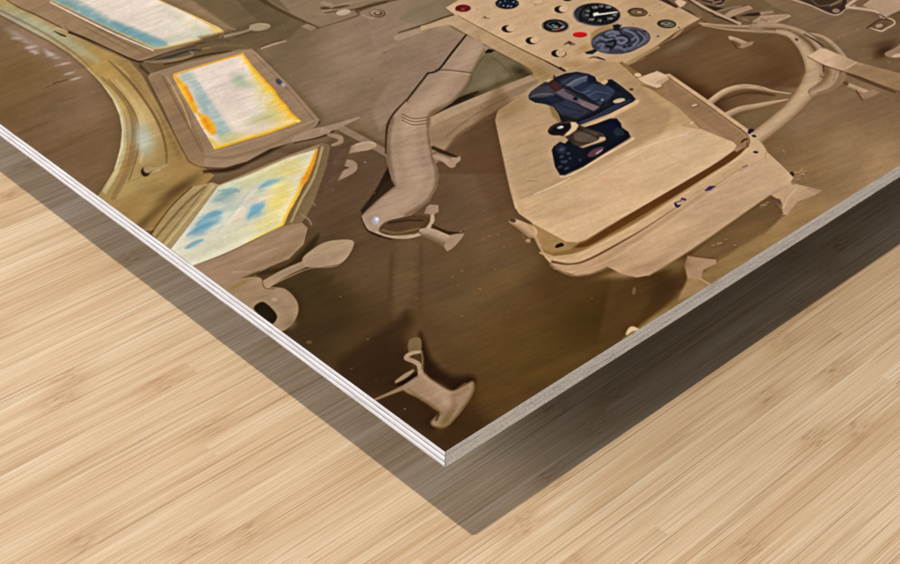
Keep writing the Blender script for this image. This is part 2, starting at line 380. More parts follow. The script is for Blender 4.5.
    for i in range(60):
        u_ = rq.uniform(0,1); x = 230+u_*560+rq.uniform(-60,200)*(1-u_); y = -20+u_*150+rq.uniform(-20,60); L_ = rq.uniform(20,60)
        S([(x,y),(x+L_,y-L_*.3)],rq.uniform(4,10),rq.choice([(232,216,190),(214,206,176),(204,208,184),(228,206,172)]),1.5,.35)
    for i in range(14):
        u_ = i/13; S([(225+u_*390,8+u_*168),(255+u_*390,20+u_*172)],rq.uniform(8,16),rq.choice([(98,146,152),(126,164,156),(112,150,148)]),3,.45)
    S([(200,2),(260,30),(330,66),(420,108),(520,152),(590,184)],[12,8,6,6,7,8],(214,170,70),1.2,.9); S([(235,22),(275,32)],8,(222,156,40),1.5,.8)
    S([(590,186),(640,184),(760,156),(868,124)],[7,7,7,8],(214,172,66),1.,.95); S([(868,122),(760,66),(690,30),(620,0),(500,-60)],[9,6,6,7,7],(226,176,60),1.,.95); B(840,120,30,14,20,(224,182,80),.7); clip()
    S([(196,8),(330,76),(460,138),(596,195)],4.5,(236,222,196),.8,.9)
    S([(625,-8),(760,52),(880,112),(895,128)],[14,16,16,10],(130,106,76),1.,.9)
    # -- upper dark zone with plate edges
    v(230,0,4.09)
    P([(-240,-60),(110,-60),(200,20),(360,110),(330,125),(290,110),(250,150),(130,200),(100,190),(-60,215),(-130,150),(20,120),(-20,95)],(100,82,58),2.5,.75)
    S([(60,-60),(130,0),(240,60),(360,112)],[14,14,10,5],(76,60,40),1.6,.75); S([(90,-70),(160,0),(260,58),(370,108)],[4,4,4,3],(142,118,88),.9,.6)
    P([(170,-40),(700,-60),(520,55),(515,68),(370,112),(250,52)],(132,110,82),.9,.85); S([(355,116),(515,66),(520,50)],[3,5,5],(92,74,52),.7,.9)
    S([(520,42),(600,14),(760,-20)],[18,14,8],(88,70,48),1,.8); S([(380,48),(480,14),(620,-20)],[10,14,16],(146,122,92),.9,.9); S([(380,52),(520,36),(640,8)],[4,6,7],(78,60,40),.8,.8)
    E(395,15,26,8,10,(146,122,92),.8); E(390,33,22,6,0,(86,68,46),.8); E(370,57,24,7,0,(138,114,86),.9); E(464,50,30,12,-8,(172,150,120),1.1); E(450,28,40,5,-10,(90,72,50),.8)
    P([(290,108),(315,96),(355,112),(330,126)],(150,126,96),.8,.8)
    S([(540,60),(570,72),(590,70)],4,(168,144,112),.7,.7); E(603,54,34,17,4,(96,78,56),.9); E(600,52,28,13,4,(150,126,96),.8); E(606,54,18,9,0,(84,68,50),.7); E(604,52,10,5,0,(158,134,104),.7)
    # spoon lever + short bar
    S([(-20,148),(60,128),(100,112)],[12,9,14],(142,120,88),.8); E(122,110,44,15,-6,(158,136,102),.9); S([(80,104),(120,96),(165,104)],3,(178,156,120),.7,.7); S([(20,152),(90,130)],3,(74,58,38),.8,.8)
    S([(-40,150),(-10,120),(20,118)],[7,6,6],(126,104,74),.8); S([(-60,95),(-10,112),(22,122)],[5,5,3],(134,112,80),.8)
    S([(128,198),(180,180),(228,168)],[5,8,5],(160,136,98),.8); S([(120,192),(160,178),(210,164)],3,(84,66,44),.8,.8)
    # long rail + its shadow
    S([(690,132),(790,102),(920,54),(1000,24)],[4,6,7,8],(72,54,36),.9,.9); P([(670,160),(672,145),(790,112),(1000,38),(1000,78),(900,92),(690,166)],(158,134,104),.8)
    # streaks of the hull plate
    for (x,y,L,c_,a_) in [(520,150,420,(146,121,94),.5),(300,190,200,(124,100,76),.4),(480,210,300,(128,104,78),.5),(640,200,200,(148,122,94),.4),(420,300,300,(124,100,74),.5),(560,270,240,(142,116,88),.4),(330,360,160,(116,92,66),.4)]: B(x,y,L*.5,9,-20,c_,a_)
    # -- second window
    v(130,40,4.03)
    S([(480,20),(620,180),(760,310)],30,(104,84,60),5,.7)
    S([(760,330),(640,400),(480,480),(400,520),(300,530)],[10,24,30,20,10],(58,42,24),2.2,.95)
    P([(70,150),(82,135),(240,85),(440,38),(490,34),(520,60),(640,180),(765,322),(755,340),(700,395),(655,412),(560,440),(470,490),(380,514),(290,510),(240,490),(190,400),(130,270)],(148,121,90),.9,g=(100,300,700,300,(142,116,86)))
    P([(70,150),(125,134),(215,240),(300,440),(300,512),(240,490),(190,400),(130,270)],(138,108,76),1.2,.8)
    S([(130,146),(200,280),(290,450)],[5,8,4],(120,92,62),1,.7); S([(150,150),(215,270),(245,355)],[4,7,3],(186,156,94),1,.8); S([(175,160),(270,330),(330,436)],[5,6,5],(160,132,94),1,.6)
    S([(68,150),(130,272),(190,402),(238,490)],4,(90,66,44),.8,.8); S([(240,492),(290,512),(380,516),(470,492),(560,444)],4,(96,72,48),.9,.8)
    S([(300,470),(420,470),(600,410),(740,335)],[10,14,12,6],(128,100,72),1.5,.6); S([(330,455),(500,405),(690,345),(755,318)],4,(170,144,110),.9,.5); S([(500,60),(640,200),(740,320)],5,(120,96,70),1.2,.6); S([(245,84),(440,42),(490,36)],3,(116,92,64),.8,.7)
    S([(88,168),(120,215)],6,(124,94,76),1,.6)
    E(600,168,10,16,-50,(64,66,86),.8,.85); E(618,180,10,7,30,(150,142,140),.8,.8); E(630,194,6,5,0,(110,96,90),.8,.7)
    g2=[(175,150),(178,136),(300,98),(455,54),(480,90),(530,150),(582,205),(600,235),(625,262),(645,290),(684,326),(560,370),(340,438),(300,370)]
    P(g2,(226,208,182),.8); clip(g2,.9)
    B(330,190,110,110,0,(230,212,188),.8); B(410,300,70,90,0,(226,206,176),.6)
    S([(220,140),(300,250),(420,400)],[60,50,40],(170,182,162),5,.8); S([(270,230),(330,320),(390,400)],[20,44,40],(148,172,160),4,.75); B(330,290,10,60,-30,(192,198,180),.5); B(300,240,16,30,-30,(140,170,162),.6); B(370,370,26,26,0,(140,170,156),.6)
    B(440,160,34,28,0,(160,180,140),.85); B(470,180,44,16,0,(168,184,140),.6); B(530,170,40,60,-35,(212,196,120),.8); B(600,290,60,60,0,(228,196,96),.9); B(540,310,70,30,-20,(192,188,120),.9); B(500,270,44,40,0,(226,214,190),.8); B(560,230,50,60,-40,(218,200,120),.7)
    for i in range(9): S([(300+i*14,130+i*32),(440+i*14,90+i*34)],2,(206,188,168),1.,.45)
    rq = random.Random(5)
    for i in range(50):
        x = rq.uniform(230,600); y = rq.uniform(90,400); S([(x,y),(x+rq.uniform(8,24),y-rq.uniform(2,10))],rq.uniform(3,7),rq.choice([(236,220,200),(204,204,176),(226,206,176),(190,198,172)]),1.2,.35)
    S([(455,58),(520,145),(580,210),(640,290),(684,326)],[14,34,30,34,22],(234,190,62),3,.85); S([(440,66),(480,100),(560,200),(610,250),(650,300)],[10,10,14,16,10],(228,196,90),2.5,.6)
    rq = random.Random(13)
    for x,y,w_ in [(520,120,26),(560,190,30),(612,262,34),(590,240,20),(650,306,26),(480,80,16)]: S([(x,y),(x-26,y+18)],[w_,6],(236,186,60),2,.7)
    for x,y,w_ in [(210,180,20),(262,272,16),(300,318,22),(330,350,18)]: S([(x,y),(x+16,y-2)],[w_,8],(238,170,60),2,.6)
    for i in range(16): S([(250+i*9,170+i*14),(268+i*9,164+i*14)],rq.uniform(5,12),rq.choice([(150,174,164),(176,188,166),(136,166,160)]),1.4,.55)
    S([(684,326),(560,368),(440,404),(345,436)],[16,20,20,20],(230,194,84),2.2,.9); S([(460,380),(400,390),(360,410)],[20,30,24],(224,206,120),3,.7)
    S([(176,140),(215,200),(250,270),(270,290)],[14,30,36,8],(240,168,36),2,.95); S([(280,300),(310,335),(335,370)],[14,44,26],(240,166,34),2.2,.95); S([(225,190),(250,240)],12,(232,120,20),2,.7); S([(300,320),(318,356)],16,(230,124,20),2,.6); S([(320,400),(350,430)],18,(232,196,60),2,.8); clip()
    S([(176,140),(300,101),(380,76),(452,56)],[6,6,7,7],(232,156,34),.8,.95); S([(455,56),(480,92),(530,152),(582,208),(602,240),(628,266),(645,292),(684,326)],[7,7,8,9,8,9,8,8],(238,164,24),.9,.95); S([(684,326),(560,372),(440,408),(342,438)],[6,7,7,8],(234,170,36),.8,.95); E(676,326,8,4,10,(240,212,120),.8)
    # levers right of window two
    v(250,90,2.685,1.5)
    P([(60,160),(200,140),(260,100),(300,110),(380,150),(380,300),(300,330),(250,420),(140,420),(180,330),(130,360),(190,200)],(90,70,50),3,.55)
    S([(240,100),(300,132),(375,175)],[14,12,14],(140,116,90),1.2,.8); S([(236,110),(300,145),(365,182)],3,(96,76,54),.9,.7)
    S([(120,135),(170,118),(215,103),(292,74)],[11,18,12,3],(152,126,96),.8); S([(118,142),(190,126),(225,110)],3,(70,52,34),.8,.8); S([(195,108),(208,112)],10,(170,144,112),.8,.6)
    S([(212,120),(242,128),(240,142),(222,148)],[6,9,9,5],(146,120,90),.9)
    S([(228,186),(262,162),(290,156)],[8,12,14],(148,122,92),.9); E(308,151,32,12,-8,(160,134,104),.9); S([(285,146),(320,140),(336,146)],3,(176,150,118),.8,.7)
    S([(226,196),(270,198),(276,212),(240,232),(212,246)],[8,14,13,12,5],(146,120,92),.9); S([(244,206),(262,208)],3,(84,64,46),.8,.7); P([(200,256),(226,262),(222,272),(198,282)],(132,108,80),.9)
    E(309,194,3,2,0,(150,128,100),.5,.8)
    # -- third window
    v(130,140,4.03)
    P([(90,380),(170,270),(250,190),(330,172),(360,180),(640,60),(770,14),(800,18),(806,40),(800,80),(740,250),(690,330),(715,355),(700,420),(640,480),(560,510),(440,600),(300,640),(220,520)],(144,118,86),.9)
    P([(90,380),(170,270),(250,190),(330,172),(358,180),(190,420),(150,460)],(150,126,78),1,g=(100,300,300,400,(172,148,98)))
    S([(105,392),(210,270),(300,190)],9,(118,92,56),1.3,.8); S([(140,424),(250,290),(335,186)],8,(190,166,112),1.1,.8); S([(130,412),(230,290),(315,180)],4,(120,94,58),.9,.7); S([(160,440),(270,310),(350,196)],8,(160,130,104),1.2,.9); S([(84,376),(165,268),(248,190)],4,(80,58,34),.9,.8)
    P([(745,40),(770,14),(800,18),(806,40),(800,90),(740,260),(695,330),(612,345),(625,300),(700,180)],(118,96,66),.9)
    S([(775,30),(740,150),(690,240),(650,330)],[10,9,9,6],(168,148,96),1.2,.85); P([(806,30),(900,0),(860,120),(790,260),(740,340),(700,335),(740,250),(790,110)],(92,72,54),1.4,.9)
    S([(690,300),(720,320),(730,340)],8,(134,110,88),1,.7); S([(730,250),(745,262)],10,(120,98,76),1,.7)
    g3=[(165,440),(250,330),(358,184),(480,140),(640,70),(756,36),(740,90),(712,150),(680,220),(640,290),(622,335),(612,348),(480,410),(380,460),(255,508)]
    P(g3,(212,206,172),.8); clip(g3,.9)
    B(240,460,90,50,-20,(208,206,172),.8); B(420,400,160,40,-25,(214,208,160),.8); B(500,150,150,40,-22,(202,196,134),.9); B(400,180,90,26,-20,(190,196,158),.8); B(640,110,80,40,-30,(220,200,112),.8); B(600,230,90,50,-55,(228,204,92),.85); B(560,330,80,30,-25,(224,206,120),.8); B(360,330,120,80,-35,(204,200,164),.6)
    B(390,216,44,14,-14,(112,156,158),.95); B(360,240,40,14,-10,(126,164,162),.8); B(400,250,40,40,-40,(160,180,162),.7); B(330,300,56,14,-20,(116,158,166),.9); B(310,340,60,24,-28,(110,154,162),.9); B(280,360,50,24,-28,(112,158,166),.85); B(350,310,24,24,0,(120,160,164),.7); S([(225,436),(260,418),(292,402)],[8,20,8],(110,158,168),1.6,.9)
    B(430,290,120,10,-52,(226,212,184),.7); B(440,260,100,8,-52,(176,190,166),.7); B(540,236,60,10,-18,(228,204,168),.9); B(450,300,40,20,-50,(228,204,170),.7)
    B(556,176,46,12,-20,(122,166,168),.95); B(590,160,50,10,-15,(158,180,150),.7); B(508,282,34,28,-38,(110,164,180),.95); B(480,308,16,22,30,(150,178,166),.7); B(530,258,22,10,-30,(130,172,176),.7); B(530,206,30,8,-20,(160,182,158),.7)
    B(660,130,50,6,-20,(226,184,100),.7)
    rq = random.Random(9)
    for i in range(46):
        x = rq.uniform(190,700); y = rq.uniform(60,480); L_ = rq.uniform(14,60)
        S([(x,y),(x+L_*.9,y-L_*.42)],rq.uniform(3,8),rq.choice([(226,216,178),(196,200,160),(178,190,158),(216,200,150),(206,206,170)]),1.4,.4)
    S([(356,205),(420,200),(440,208)],[6,16,6],(116,158,160),1.4,.7); S([(270,340),(330,300),(366,292)],[10,22,8],(104,152,164),1.3,.7); S([(230,384),(290,352),(350,330)],[6,18,6],(100,148,164),1.3,.7); S([(520,196),(560,170),(596,164)],[5,16,5],(114,162,168),1.2,.7); S([(478,312),(505,278),(540,262)],[6,30,10],(104,160,180),1.3,.7)
    S([(756,36),(740,90),(712,150),(680,220),(640,290),(618,340)],[16,26,30,26,20,14],(238,180,50),2.4,.9); S([(612,344),(540,380),(480,408)],[20,14,8],(230,206,70),1.8,.85)
    clip()
    S([(752,40),(738,90),(710,152),(694,180)],[8,14,18,10],(236,146,28),1.1,.9); S([(694,180),(668,235),(636,292),(620,330),(612,346)],[8,8,7,7,8],(236,176,40),.9,.9); B(700,160,26,12,-50,(232,136,30),.7)
    S([(358,183),(480,138),(640,68),(752,34)],4,(168,140,102),.8,.8); S([(350,172),(480,122),(640,56),(765,12)],4,(108,84,56),.8,.7)
    P([(255,510),(330,480),(480,412),(612,350),(690,334),(715,355),(700,400),(660,445),(610,490),(560,512),(480,530),(440,600),(300,640),(200,540)],(150,122,92),.9,g=(400,440,520,560,(140,112,80)))
    S([(255,506),(400,452),(520,392),(612,348),(690,333)],3,(110,86,60),.8,.7); B(520,470,140,16,-24,(160,132,102),.5); B(640,380,60,20,-24,(156,128,98),.6)
    # -- lower left lever with knob
    v(200,240,3.891)
    S([(160,160),(230,130),(330,110),(400,60),(440,10),(460,-20)],[14,18,18,26,26,10],(66,50,28),2.2,.9); P([(290,190),(420,110),(520,140),(430,300),(330,350),(380,280)],(70,54,30),5,.7)
    P([(100,170),(160,150),(230,145),(260,180),(330,190),(375,235),(382,280),(360,325),(318,356),(290,335),(200,280),(120,225)],(144,118,86),1.,sm=True)
    B(150,175,60,10,-28,(140,108,64),.8); S([(130,125),(190,122)],5,(168,140,112),.9,.6); B(320,220,40,22,30,(160,134,100),.7); B(290,232,12,8,0,(184,160,124),.6); B(350,320,26,26,0,(128,104,72),.7)
    P([(210,270),(235,242),(262,250),(298,290),(292,318),(272,322)],(50,36,18),1.1,sm=True)
    S([(255,172),(330,128),(410,92),(440,75)],[34,30,28,40],(150,124,92),.9); P([(400,70),(450,28),(500,5),(570,-2),(598,8),(590,40),(560,80),(520,98),(440,106),(410,100)],(160,134,100),.9,sm=True); S([(262,185),(340,146),(430,110),(530,100),(580,55)],[4,4,3,3,2],(176,146,112),.8,.7); B(520,30,70,16,-18,(168,144,108),.6); S([(242,150),(250,185),(290,190)],[4,5,3],(96,74,50),.9,.8)
    E(425,398,12,7,0,(112,90,62),1,.7)
    S([(800,-10),(805,80),(790,180),(770,300)],[60,70,80,40],(104,80,56),5,.5)
    for y in (24,62,96,140,178,230,268): S([(778,y),(810,y-8),(846,y-4)],9,(108,84,58),3,.35)
    S([(745,60),(740,240)],14,(78,58,36),3,.5); S([(862,20),(858,260)],10,(80,58,36),3,.4)
    P([(560,450),(740,330),(800,280),(840,320),(800,380),(830,560),(560,620),(530,480)],(58,38,18),7,.75)
    v(0,0,1); B(560,335,80,36,-25,(80,60,26),.55); B(600,315,50,24,-25,(72,52,16),.6); B(500,350,60,40,-30,(90,68,38),.4); B(520,265,40,16,-20,(106,82,56),.5); B(430,335,26,50,20,(92,70,46),.4); B(470,300,60,10,-22,(104,80,54),.4); B(560,365,60,8,-24,(96,72,38),.4); B(330,330,40,12,-25,(64,48,26),.5)
    # -- bracket at the bottom corner
    v(380,320,4.7,1.3)
    P([(190,60),(240,180),(330,260),(430,262),(440,300),(330,335),(230,280),(200,200)],(50,30,12),5,.85,sm=True); P([(-60,400),(90,345),(230,400),(280,470),(250,520),(100,480)],(62,40,20),5,.8)
    P([(135,150),(133,105),(150,86),(180,82),(195,100),(190,150),(160,160)],(112,88,60),1.2,sm=True)
    S([(190,150),(150,156),(122,178),(160,195),(185,215),(192,262)],[10,14,16,16,18,20],(160,130,96),.9); S([(195,150),(200,190),(196,230)],8,(116,90,62),1,.8); S([(128,172),(140,160),(180,150)],4,(186,156,120),.8,.6)
    S([(76,290),(120,262),(155,238)],[10,16,8],(146,118,84),.9); S([(86,304),(130,285),(168,255)],[8,16,12],(40,24,10),1.,.9)
    S([(-60,390),(30,352),(110,318),(170,288)],[5,9,17,26],(134,106,76),1.3); P([(110,325),(170,270),(205,250),(240,280),(330,335),(380,318),(432,290),(440,318),(420,370),(360,450),(310,500),(258,500),(240,480),(275,440),(262,418),(190,370)],(146,116,86),2.2,sm=True); S([(200,262),(250,300),(330,345),(400,320)],[8,12,14,8],(166,136,104),2,.6); S([(130,325),(200,372),(262,415),(290,440)],[6,10,12,8],(112,86,60),2,.7); S([(330,345),(350,400),(320,470)],[10,16,14],(128,100,72),2.5,.6); S([(436,300),(430,345),(380,425),(320,490)],[6,8,8,6],(120,92,64),1.6,.7)
    B(270,340,90,40,30,(166,136,104),.7); S([(350,350),(410,320)],16,(126,98,66),2,.6); B(310,470,50,22,-50,(116,88,56),.9); S([(250,425),(275,440),(265,470)],[4,8,8],(70,46,24),1.2,.8); S([(400,300),(370,322)],8,(110,82,52),1.2,.7); B(310,385,22,22,0,(178,150,118),.5)
    # -- conduit in the middle
    v(340,30,2.5625)
    P([(225,215),(410,145),(470,120),(470,180),(410,200),(330,260),(290,305),(240,300),(230,240)],(150,124,90),1.,g=(230,200,380,240,(140,112,80)))
    P([(225,235),(410,165),(410,190),(300,255),(240,290)],(130,104,74),3,.6)
    S([(235,212),(300,182),(360,160)],[5,8,4],(50,36,20),.9,.95)
    P([(335,110),(360,60),(378,45),(470,90),(470,120),(300,180),(240,210),(270,185)],(120,102,74),1.2); P([(370,56),(410,45),(402,52),(365,62)],(40,30,18),.8)
    S([(60,470),(110,400),(135,340)],[6,22,10],(48,34,20),1.6,.9); S([(125,240),(122,290),(132,350)],5,(70,52,34),1.2,.8)
    S([(325,10),(290,60),(250,105),(235,108)],[7,6,6,4],(52,38,22),.8,.95); S([(235,108),(200,145),(168,180)],[5,6,5],(54,40,24),.9,.9); S([(168,185),(135,215),(122,240),(118,290)],[4,5,6,4],(76,58,38),.9,.9)
    tb=[(138,114,86),(166,140,108),(160,133,102),(146,120,90),(112,90,64)]
    S([(360,10),(330,60),(290,108)],[70,68,82],tb,.8); P([(250,104),(330,108),(337,114),(325,140),(230,225),(170,182),(200,150),(238,108)],(150,124,94),.8,g=(180,150,330,170,(164,138,106)))
    S([(250,104),(290,106),(334,110)],2.5,(110,88,62),.6,.85); S([(336,114),(320,150),(285,188)],4,(116,92,64),1,.7)
    S([(180,183),(230,175),(275,182)],3,(120,96,70),.8,.7)
    S([(235,175),(180,240),(182,300),(192,350),(190,390),(150,430),(105,470)],[80,100,106,112,112,100,84],[(126,102,76),(150,124,94),(164,136,106),(160,132,102),(150,124,94),(128,104,76),(96,74,52)],.9)
    P([(235,110),(330,112),(320,150),(290,178),(230,232),(205,240),(160,225),(168,182)],(158,131,100),2,.55)
    for y in (228,236,244): S([(150+(y-228)*.6,y-4),(185,y),(222,y-6)],2,(112,88,62),.8,.75); S([(155,y+3),(190,y+5),(220,y)],2,(176,150,116),.8,.5)
    S([(150,232),(128,260),(132,330),(140,390)],9,(120,98,72),1.4,.7); S([(225,245),(240,320),(250,360),(235,410),(200,450),(160,480)],[6,8,9,9,8,6],(118,92,66),1.5,.6)
    B(190,400,60,16,-30,(172,144,114),.6); B(205,360,34,26,-40,(170,142,112),.5)
    P([(56,482),(70,462),(110,440),(130,470),(118,505),(95,522),(70,505)],(150,124,98),1.2,sm=True); P([(110,490),(140,478),(190,475),(225,480),(228,500),(200,518),(150,520),(115,510)],(84,62,40),1.2,sm=True)
    S([(110,498),(150,510),(200,500)],7,(104,80,54),1,.8); E(92,490,12,10,-40,(176,190,214),1.2,.95); E(96,486,6,4,-40,(208,222,240),.8,.9)
    S([(92,518),(140,528),(190,522),(222,505),(238,488),(236,470)],[4,6,7,8,8,6],(170,142,110),.8); S([(55,482),(75,512),(100,524),(140,530)],[3,4,3,3],(48,32,18),.7,.8); P([(216,470),(222,452),(250,448),(252,466),(238,474)],(142,116,88),.8)
    S([(190,520),(225,520),(250,530),(280,545)],[10,26,30,34],[(160,134,104),(152,124,94),(110,86,60)],.9); P([(268,552),(285,520),(318,514),(312,534),(285,562),(270,562)],(150,122,92),1.); S([(235,505),(280,522),(316,516)],[4,6,4],(56,40,24),1.1,.8)
    S([(250,328),(275,334),(290,342)],[22,22,28],[(110,86,60),(160,132,102),(164,136,106)],.9); P([(280,345),(290,328),(312,326),(308,340),(285,354)],(150,122,92),.9); S([(245,302),(270,312),(300,322)],[10,10,6],(60,42,26),1.2,.9); S([(252,345),(266,352)],10,(90,70,50),1,.8)
    # -- instrument panel with its arm
    v(430,0,6.407)
    P([(-130,50),(60,-20),(180,0),(100,46),(150,92),(0,142),(-120,150),(-200,120)],(128,110,80),1.2,.9)
    P([(0,185),(110,160),(150,175),(240,225),(420,330),(640,440),(660,470),(620,500),(480,560),(330,620),(180,640),(-80,640),(-60,300)],(124,106,76),1.)
    P([(330,340),(420,328),(640,440),(662,465),(630,495),(480,560),(330,600),(250,560),(240,520),(300,400)],(92,76,46),2.5,.9); B(420,420,90,40,20,(122,108,82),.7); B(600,450,70,30,30,(58,50,30),.8); B(360,470,120,26,-12,(108,92,64),.6); B(370,560,160,20,-14,(84,62,34),.8)
    P([(0,188),(110,164),(230,225),(200,290),(60,450),(0,462),(-60,400)],(150,124,96),1.,.9); P([(235,230),(330,282),(400,300),(310,385),(265,460),(70,456),(190,300)],(150,124,92),1.); P([(0,470),(70,456),(268,464),(230,560),(150,660),(-80,660),(-60,500)],(160,134,100),1.)
    S([(235,228),(190,280),(130,350),(60,440),(0,465)],[9,7,9,10,6],(56,42,24),.9,.95); S([(60,456),(160,455),(270,464)],3,(110,86,58),.7,.85); S([(320,380),(290,420),(262,460),(240,520)],5,(84,66,42),1,.8)
    v(420,0,3.4615)
    P([(10,600),(20,430),(100,390),(250,330),(400,262),(440,300),(300,366),(262,395),(110,500),(50,560)],(142,114,80),1.,.95)
    P([(30,440),(45,408),(200,345),(330,290),(392,262),(430,285),(380,318),(290,352),(200,400),(100,455),(60,520),(30,500)],(166,138,100),.9,.95)
    P([(60,520),(110,455),(230,390),(300,352),(370,325),(330,352),(268,395),(180,440),(110,520)],(138,110,78),1.2,.9); S([(120,500),(200,430),(300,366),(370,325)],4,(96,74,48),.9,.8); S([(60,500),(110,446),(230,380),(370,314)],3,(120,94,62),.8,.6)
    P([(60,600),(70,548),(120,496),(262,398),(275,440),(300,600)],(98,72,46),1.5,.9)
    P([(42,402),(150,300),(185,250),(230,182),(262,178),(330,215),(390,248),(386,262),(330,288),(200,340),(60,400)],(112,98,72),1.)
    clip([(42,402),(150,300),(185,250),(230,182),(262,178),(330,215),(390,248),(386,262),(330,288),(200,340),(60,400)],1.)
    B(360,250,50,26,10,(56,48,28),.9); B(250,280,60,40,-20,(122,108,80),.7); B(160,340,90,16,-20,(72,54,32),.95); B(300,280,90,10,-22,(88,76,46),.8); B(230,200,30,16,20,(100,84,60),.6); S([(45,400),(120,350),(200,318)],[8,10,5],(44,32,18),1.4,.9); S([(250,196),(300,240),(330,290)],5,(90,78,54),1.4,.6)
    clip(); v(430,0,6.407)
    P([(350,330),(375,312),(410,322),(395,336),(352,340)],(30,22,12),.8)
    P([(-60,155),(0,142),(150,92),(190,100),(330,180),(560,300),(880,465),(900,500),(800,505),(740,520),(560,560),(480,590),(440,580),(640,500),(664,470),(640,438),(420,322),(240,222),(140,165),(100,160),(-60,200)],(182,150,110),.8,g=(0,160,660,500,(164,132,90)))
    S([(-60,200),(100,163),(140,167),(240,224),(420,324),(640,438),(660,460)],3,(90,70,44),.8,.7)
    S([(-60,162),(0,145),(80,115),(155,92)],[7,7,8,8],(58,42,24),.8,.95); S([(155,92),(100,46),(190,-2)],[4,3,4],(110,86,56),.8,.8)
    B(110,158,90,12,-14,(190,160,118),.5); E(310,236,12,8,0,(170,108,66),1.6,.5); B(700,460,120,40,28,(150,118,72),.8)
    P([(100,48),(190,-5),(400,-300),(1500,-300),(1755,108),(1580,200),(1510,250),(1300,400),(1060,455),(920,500),(880,465),(560,300),(330,180),(160,95)],(200,164,120),.8,g=(300,100,1500,300,(184,148,104)))
    P([(1220,420),(1300,372),(1540,250),(1590,200),(1650,165),(1600,215),(1540,268),(1320,392),(1380,370),(1330,392),(1240,430)],(160,126,84),1,.9)
    S([(180,100),(330,182),(560,302),(760,400),(880,466)],[3,3,5,7,10],(84,56,30),.7,.95); S([(740,390),(880,464)],[5,9],(40,26,14),.7,.9); B(1000,430,160,40,10,(160,126,76),.9); B(900,330,60,50,0,(196,158,112),.4)
    B(1130,420,50,16,-20,(140,108,60),.6)
    # knobs and gauges
    E(212,52,50,24,0,(112,22,26),.7); B(230,44,22,10,0,(140,34,34),.6); B(210,58,14,6,0,(176,120,100),.6); E(170,58,8,12,0,(70,24,20),.7,.6)
    E(490,28,92,40,0,(186,150,108),1,.9); E(494,22,76,36,0,(26,32,44),.7); clip([(420,-20),(570,-20),(570,30),(540,52),(490,58),(440,50),(420,30)],.7,True)
    for (x,y,r,c_) in [(450,15,9,(110,140,160)),(470,36,7,(150,160,160)),(500,38,9,(120,140,150)),(535,12,8,(120,150,160)),(520,40,6,(180,180,170)),(480,6,7,(90,120,140)),(556,20,6,(120,130,130)),(500,10,6,(30,60,90)),(440,30,6,(80,110,130))]: E(x,y,r,r*.5,-20,c_,.6,.85)
    clip()
    E(303,58,5,3,0,(150,116,80),.5)
    S([(330,118),(355,104),(352,122)],[3,5,3],(112,88,62),.6); S([(350,112),(380,118)],[6,3],(84,64,44),.6)
    for x,y in ((504,182),(658,258),(822,340),(842,58)):
        dx = 0 if x != 842 else 0
        E(x,y,45,25,2,(216,180,136),.7); E(x-6,y+2,40,24,2,(38,26,16),.6); E(x+14,y-1,30,20,2,(206,170,126),.6); S([(x+10,y+24),(x+36,y+14),(x+44,y-2)],3,(130,98,64),.6,.7)
    E(690,12,44,20,0,(180,144,100),.9,.7); E(690,8,34,14,0,(206,170,126),.8,.8); E(880,0,26,7,0,(30,22,18),.6); E(676,30,8,4,0,(110,84,56),.6,.5)
    E(806,166,92,46,2,(150,118,80),.9,.7); E(802,164,84,41,2,(26,26,28),.7); E(810,163,66,31,2,(58,62,64),.7); E(808,165,54,25,2,(28,26,26),.6); E(724,166,6,16,0,(110,100,86),.6,.8)
    for (x,y,rx,ry,an,c_) in [(770,170,26,4,30,(110,120,110)),(806,172,16,9,0,(120,120,104)),(830,182,18,6,-20,(190,60,40)),(790,160,10,6,0,(90,130,120)),(850,172,14,5,-30,(180,190,180)),(840,150,22,3,30,(120,130,134)),(800,190,20,4,0,(110,110,104))]: E(x,y,rx,ry,an,c_,.5,.9)
    S([(860,286),(890,268),(900,290)],[4,10,4],(96,74,56),.7); S([(880,276),(930,282)],[10,4],(100,78,58),.7)
    v(560,0,6.0)
    # main dial
    E(222,88,150,72,3,(168,134,94),1.2,.8); E(214,90,136,66,3,(92,90,90),.8); B(110,70,30,40,0,(120,124,132),.7); E(224,84,138,67,3,(44,42,42),.7); E(240,82,118,58,3,(22,19,18),.6); E(120,90,26,44,10,(70,72,78),1,.6); E(132,92,20,40,8,(30,28,30),.9,.8)
    for i in range(26):
        q=2*np.pi*i/26+.1; x=240+106*np.cos(q); y=82+51*np.sin(q); S([(x,y),(x-9*np.cos(q),y-5*np.sin(q))],2.6,(150,144,130),.35,.75)
    for k,(x,y) in enumerate([(168,65),(206,44),(248,36),(286,42),(163,90),(185,116),(240,122),(296,110),(326,88)]):
        c_=(186,184,172)
        S([(x-10,y-6),(x-8,y+6)],3.4,c_,.5,.85); E(x+3,y,7,6.5,0,c_,.5,.85); E(x+3,y,3.4,3,0,(26,23,22),.5,.8)
        if k % 2: E(x+15,y-1,5.5,6,0,c_,.5,.8); E(x+15,y-1,2.4,2.6,0,(26,23,22),.5,.8)
    E(216,84,18,9,0,(226,216,186),.6); S([(205,92),(225,78),(235,86),(345,72)],[10,9,8,6],(232,224,198),.5); S([(235,84),(330,70)],[4,3],(250,246,228),.5,.9)
    E(465,72,64,27,4,(150,112,66),.8,.7); E(466,72,60,24,4,(92,70,44),.7); E(470,73,46,15,4,(120,98,66),.6); E(478,73,28,9,0,(70,52,32),.5); E(476,73,18,5,0,(186,156,112),.5); E(538,93,6,3,0,(40,28,18),.4); S([(408,70),(440,50),(500,52)],4,(46,32,18),.6,.8); S([(420,90),(460,98),(510,92)],4,(56,40,24),.6,.7)
